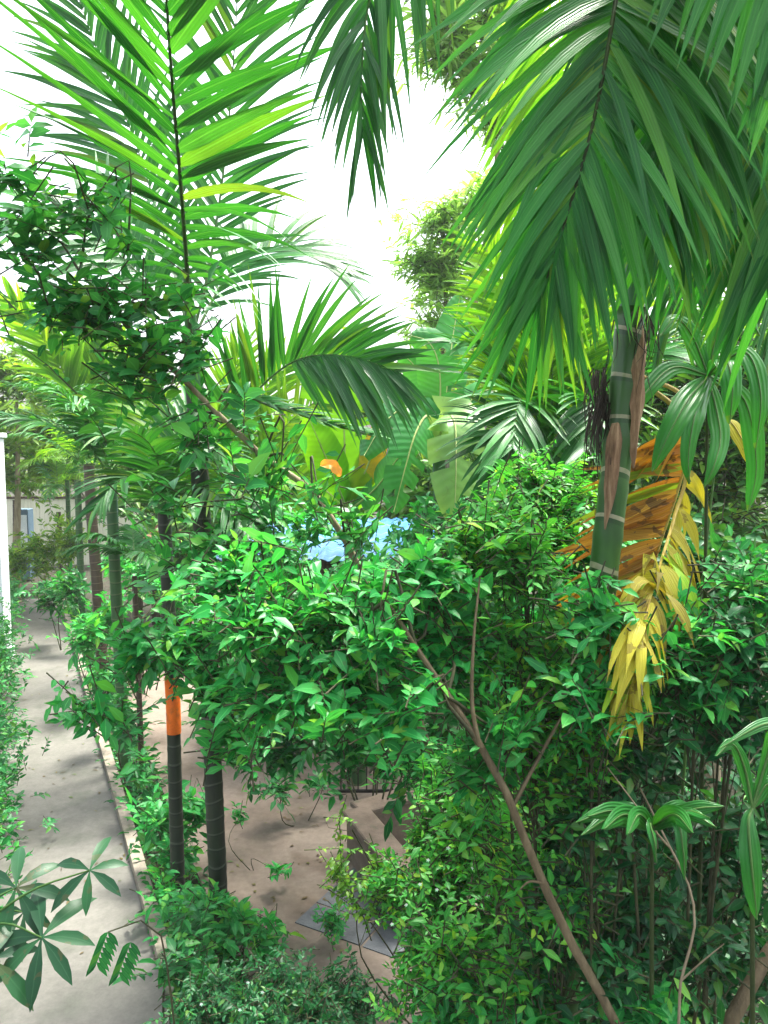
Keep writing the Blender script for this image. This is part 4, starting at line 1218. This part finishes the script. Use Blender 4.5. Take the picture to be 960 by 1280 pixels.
tp = at(885, 470, 3.9)
hang_leaves('broadleaf_palm', 'young broad leaved palm with hanging green leaves at right of the withered frond', 'palm tree', np.array((tp[0] + .1, 4.0, 0)), tp, [
    ([(885, 470, 3.9), (860, 500, 3.7), (835, 545, 3.6), (815, 590, 3.6)], .13), ([(885, 470, 3.9), (868, 520, 3.65), (860, 570, 3.6), (862, 605, 3.6)], .11),
    ([(885, 470, 3.9), (905, 450, 3.7), (915, 480, 3.6), (912, 530, 3.6)], .12), ([(885, 470, 3.9), (930, 440, 3.8), (950, 490, 3.7), (945, 560, 3.7)], .11),
    ([(885, 470, 3.9), (900, 540, 3.7), (893, 580, 3.6), (880, 610, 3.6)], .1), ([(885, 470, 3.9), (930, 500, 3.9), (945, 580, 3.9), (935, 640, 3.9)], .12),
    ([(885, 470, 3.9), (840, 460, 3.8), (800, 500, 3.7), (775, 540, 3.8)], .09), ([(885, 470, 3.9), (865, 420, 3.9), (845, 400, 3.85), (825, 420, 3.8)], .1),
    ([(885, 470, 3.9), (900, 400, 3.9), (925, 380, 3.85), (950, 420, 3.8)], .1)])
tp = at(900, 520, 4.2)
t = thing('orange_leaf_palm', 'single orange strap leaf on a thin stalk beside the broad leaved palm', 'plant', np.array((tp[0], 4.2, 0)))
b = MB()
b.tube(spline([np.array((tp[0] - .1, 4.25, 0)), np.array((tp[0] - .12, 4.25, 2.4)), tp], 14), np.linspace(.012, .006, 14), 6)
b.build('stem', M['midrib'], t)
big_leaf(t, [(900, 520, 4.2), (915, 530, 4.1), (930, 555, 4.05), (944, 585, 4.05)], .085, (.1, -1, .4), mat='palm_yellow', rib='midrib_yellow', r=.005, m=4)

tp = at(815, 1035, 3.0)
hang_leaves('fan_plant', 'fan leaved plant with two pale folded leaf tips hanging in the shade', 'plant', np.array((tp[0] + .05, 3.1, 0)), tp,
            [([(815, 1035, 3.0), (815 + .55 * dx, 1018 - ry_, 2.95 - dz * .5), (815 + dx, 1022 + dy, 2.95 - dz)], w_) for dx, dy, ry_, dz, w_ in
             ((-95, 6, 2, .1, .07), (-80, -2, 4, .25, .08), (-60, 14, 0, .35, .08), (-88, 22, -4, .2, .06), (90, -14, 6, .1, .07), (72, 0, 4, .28, .08), (50, 18, 0, .36, .08), (-30, 20, 0, .4, .07), (80, 12, 0, .18, .06), (-50, -14, 6, -.1, .07), (48, -16, 6, -.1, .07))] +
            [([(815, 1035, 3.0), (812, 1030, 2.8), (818, 1055, 2.74), (820, 1078, 2.74)], .045), ([(815, 1035, 3.0), (845, 1028, 2.82), (853, 1060, 2.76), (856, 1100, 2.76)], .055)], mat='palm')
tp = at(940, 1010, 2.8)
hang_leaves('strap_leaf_plant', 'plant with one long pale strap leaf hanging at the right edge', 'plant', np.array((tp[0] + .15, 2.9, 0)), tp, [
    ([(940, 1010, 2.8), (935, 1030, 2.75), (940, 1090, 2.7), (946, 1150, 2.7)], .085), ([(940, 1010, 2.8), (960, 980, 2.8), (990, 1000, 2.75)], .07),
    ([(940, 1010, 2.8), (930, 960, 2.8), (915, 930, 2.75), (895, 945, 2.7)], .06), ([(940, 1010, 2.8), (965, 920, 2.8), (955, 905, 2.7), (900, 935, 2.6)], .05)], mat='palm')

# bare trunk in the lower right corner and thin bare twig
p_ = ptrace([(905, 1330, 3.2), (925, 1260, 3.2), (955, 1200, 3.25), (1000, 1130, 3.3), (1040, 1040, 3.3)])
bs = np.array((p_[0][0] - .15, 3.2, -.05))
spec = [(1030, 1010, 70, 80, 3.5), (1060, 880, 80, 80, 3.6), (1000, 760, 60, 80, 3.8)]
shrub('edge_tree', 'brown leaning tree stem in the lower right corner', 'tree', spec, .09, 'shrub_dark', base=bs, trunk=[bs] + p_, tr=[.05, .045, .04, .035, .03, .025], bark='bark', r0=.014, cover=1.8)
p_ = ptrace([(848, 1290, 3.0), (852, 1225, 3.0), (868, 1160, 3.02), (862, 1110, 3.05), (838, 1060, 3.1), (800, 985, 3.2)])
bs = np.array((p_[0][0], 3.0, -.05))
t = thing('bare_twig', 'crooked bare grey twig rising in the dark lower right', 'twig', bs)
b = MB()
sp = spline([bs] + p_, 40)
b.tube(sp, np.linspace(.011, .004, 40), 6)
b.tube(spline(ptrace([(852, 1225, 3.0), (880, 1200, 2.95), (905, 1180, 2.9)]), 8), np.linspace(.005, .002, 8), 5)
b.tube(spline(ptrace([(838, 1060, 3.1), (820, 1040, 3.0), (760, 960, 2.95)]), 8), np.linspace(.005, .002, 8), 5)
b.build('stem', M['bark_pale'], t)

# a dry orange leaf caught on the bush
p_ = at(415, 586, 4.1)
b = MB()
blade(b, [p_ + np.array((-.06, 0, .02)), p_ + np.array((0, -.02, .02)), p_ + np.array((.05, -.01, -.035))], .06, (.1, -1, .5), n=14, m=5, fold=.8, wave=.12)
o = b.build('dry_leaf', M['petal_orange'])
tag(o, 'dry orange leaf lying on top of the dark leaved bush', 'leaf')

# ground cover in the beds
mb = MB()
n = 9000
P = np.c_[rng.uniform(.4, 7, n), rng.uniform(3.4, 12, n), np.zeros(n)]
P2 = []
for k in range(4500):
    s = rng.uniform(0.12, .95)
    p = R0 + (R1 - R0) * s - pn * rng.uniform(.15, .58)
    P2.append((p[0], p[1], 0))
P = np.vstack([P, P2])
n = len(P)
d = rand_dirs(n, .1, .9)
leaves(mb, P + d * rng.uniform(0, .25, n)[:, None], d, rand_dirs(n, .3, 1), rng.uniform(.07, .16, n), rng.uniform(.03, .06, n), g=1.2, prof=OVATE_S)
o = mb.build('ground_cover', M['shrub_dark'])
tag(o, 'low leafy ground cover over the soil beds', 'ground cover', kind='stuff')

lit = MB()
n = 240
q = []
for k in range(n):
    if k % 2:
        s_ = rng.uniform(.2, .9)
        p = R0 + (R1 - R0) * s_ + pn * PW * rng.beta(.6, .8)
        q.append((p[0], p[1], .036))
    else:
        p = gnd(rng.uniform(170, 430), rng.uniform(880, 1200))
        q.append((p[0], p[1], .032))
a_ = rng.uniform(0, 6.28, n)
leaves(lit, np.array(q), np.c_[np.cos(a_), np.sin(a_), np.full(n, .12)], (0, 0, 1), rng.uniform(.03, .09, n), rng.uniform(.012, .035, n), g=.25, prof=OVATE_S)
o = lit.build('fallen_leaves', M['litter'])
tag(o, 'small dry leaves fallen on the path and the yard', 'fallen leaves', kind='stuff')

# ================================================================== added haze
HAZE = .0009  # added haze volume, softens the view and lifts the darks
if HAZE:
    m, nt, out = nodes('added_haze')
    pv = nn(nt, 'ShaderNodeVolumePrincipled')
    pv.inputs['Color'].default_value = (.9, .95, .93, 1)
    pv.inputs['Anisotropy'].default_value = .1
    pv.inputs['Density'].default_value = HAZE
    nt.links.new(pv.outputs[0], out.inputs['Volume'])
    b = MB()
    b.box((0, 15, 8), (70, 62, 18))
    o = b.build('haze', m, smooth=False)
    tag(o, 'thin haze added over the whole garden to soften it and lift the darks', 'haze', kind='stuff')

# ================================================================== light
SUN_EL, SUN_AZ = 68, 40       # azimuth from +Y towards +X
w = bpy.data.worlds.new('World')
S.world = w
w.use_nodes = True
nt = w.node_tree
nt.nodes.clear()
out = nt.nodes.new('ShaderNodeOutputWorld')
bg = nt.nodes.new('ShaderNodeBackground')
sky = nt.nodes.new('ShaderNodeTexSky')
sky.sky_type = 'NISHITA'
sky.sun_disc = False
sky.sun_elevation = math.radians(SUN_EL)
sky.sun_rotation = math.radians(SUN_AZ)
sky.air_density = 1.0
sky.dust_density = 6.0
sky.ozone_density = 1.0
hs = nt.nodes.new('ShaderNodeHueSaturation')
hs.inputs['Saturation'].default_value = .45
nt.links.new(sky.outputs[0], hs.inputs['Color'])
nt.links.new(hs.outputs[0], bg.inputs['Color'])
bg.inputs['Strength'].default_value = .13
nt.links.new(bg.outputs[0], out.inputs['Surface'])
sl = bpy.data.lights.new('sun', 'SUN')
sl.energy = 2.4
sl.angle = math.radians(18)
sl.color = (1, .96, .88)
so = bpy.data.objects.new('sun', sl)
COL.objects.link(so)
so.rotation_euler = (math.radians(90 - SUN_EL), 0, math.radians(180 - SUN_AZ))
so.location = (0, 10, 30)
S.view_settings.view_transform = 'Standard'
S.view_settings.look = 'None'
S.view_settings.gamma = 1
S.view_settings.exposure = 2.42
S.cycles.max_bounces = 8
S.cycles.transparent_max_bounces = 8
S.cycles.transmission_bounces = 6
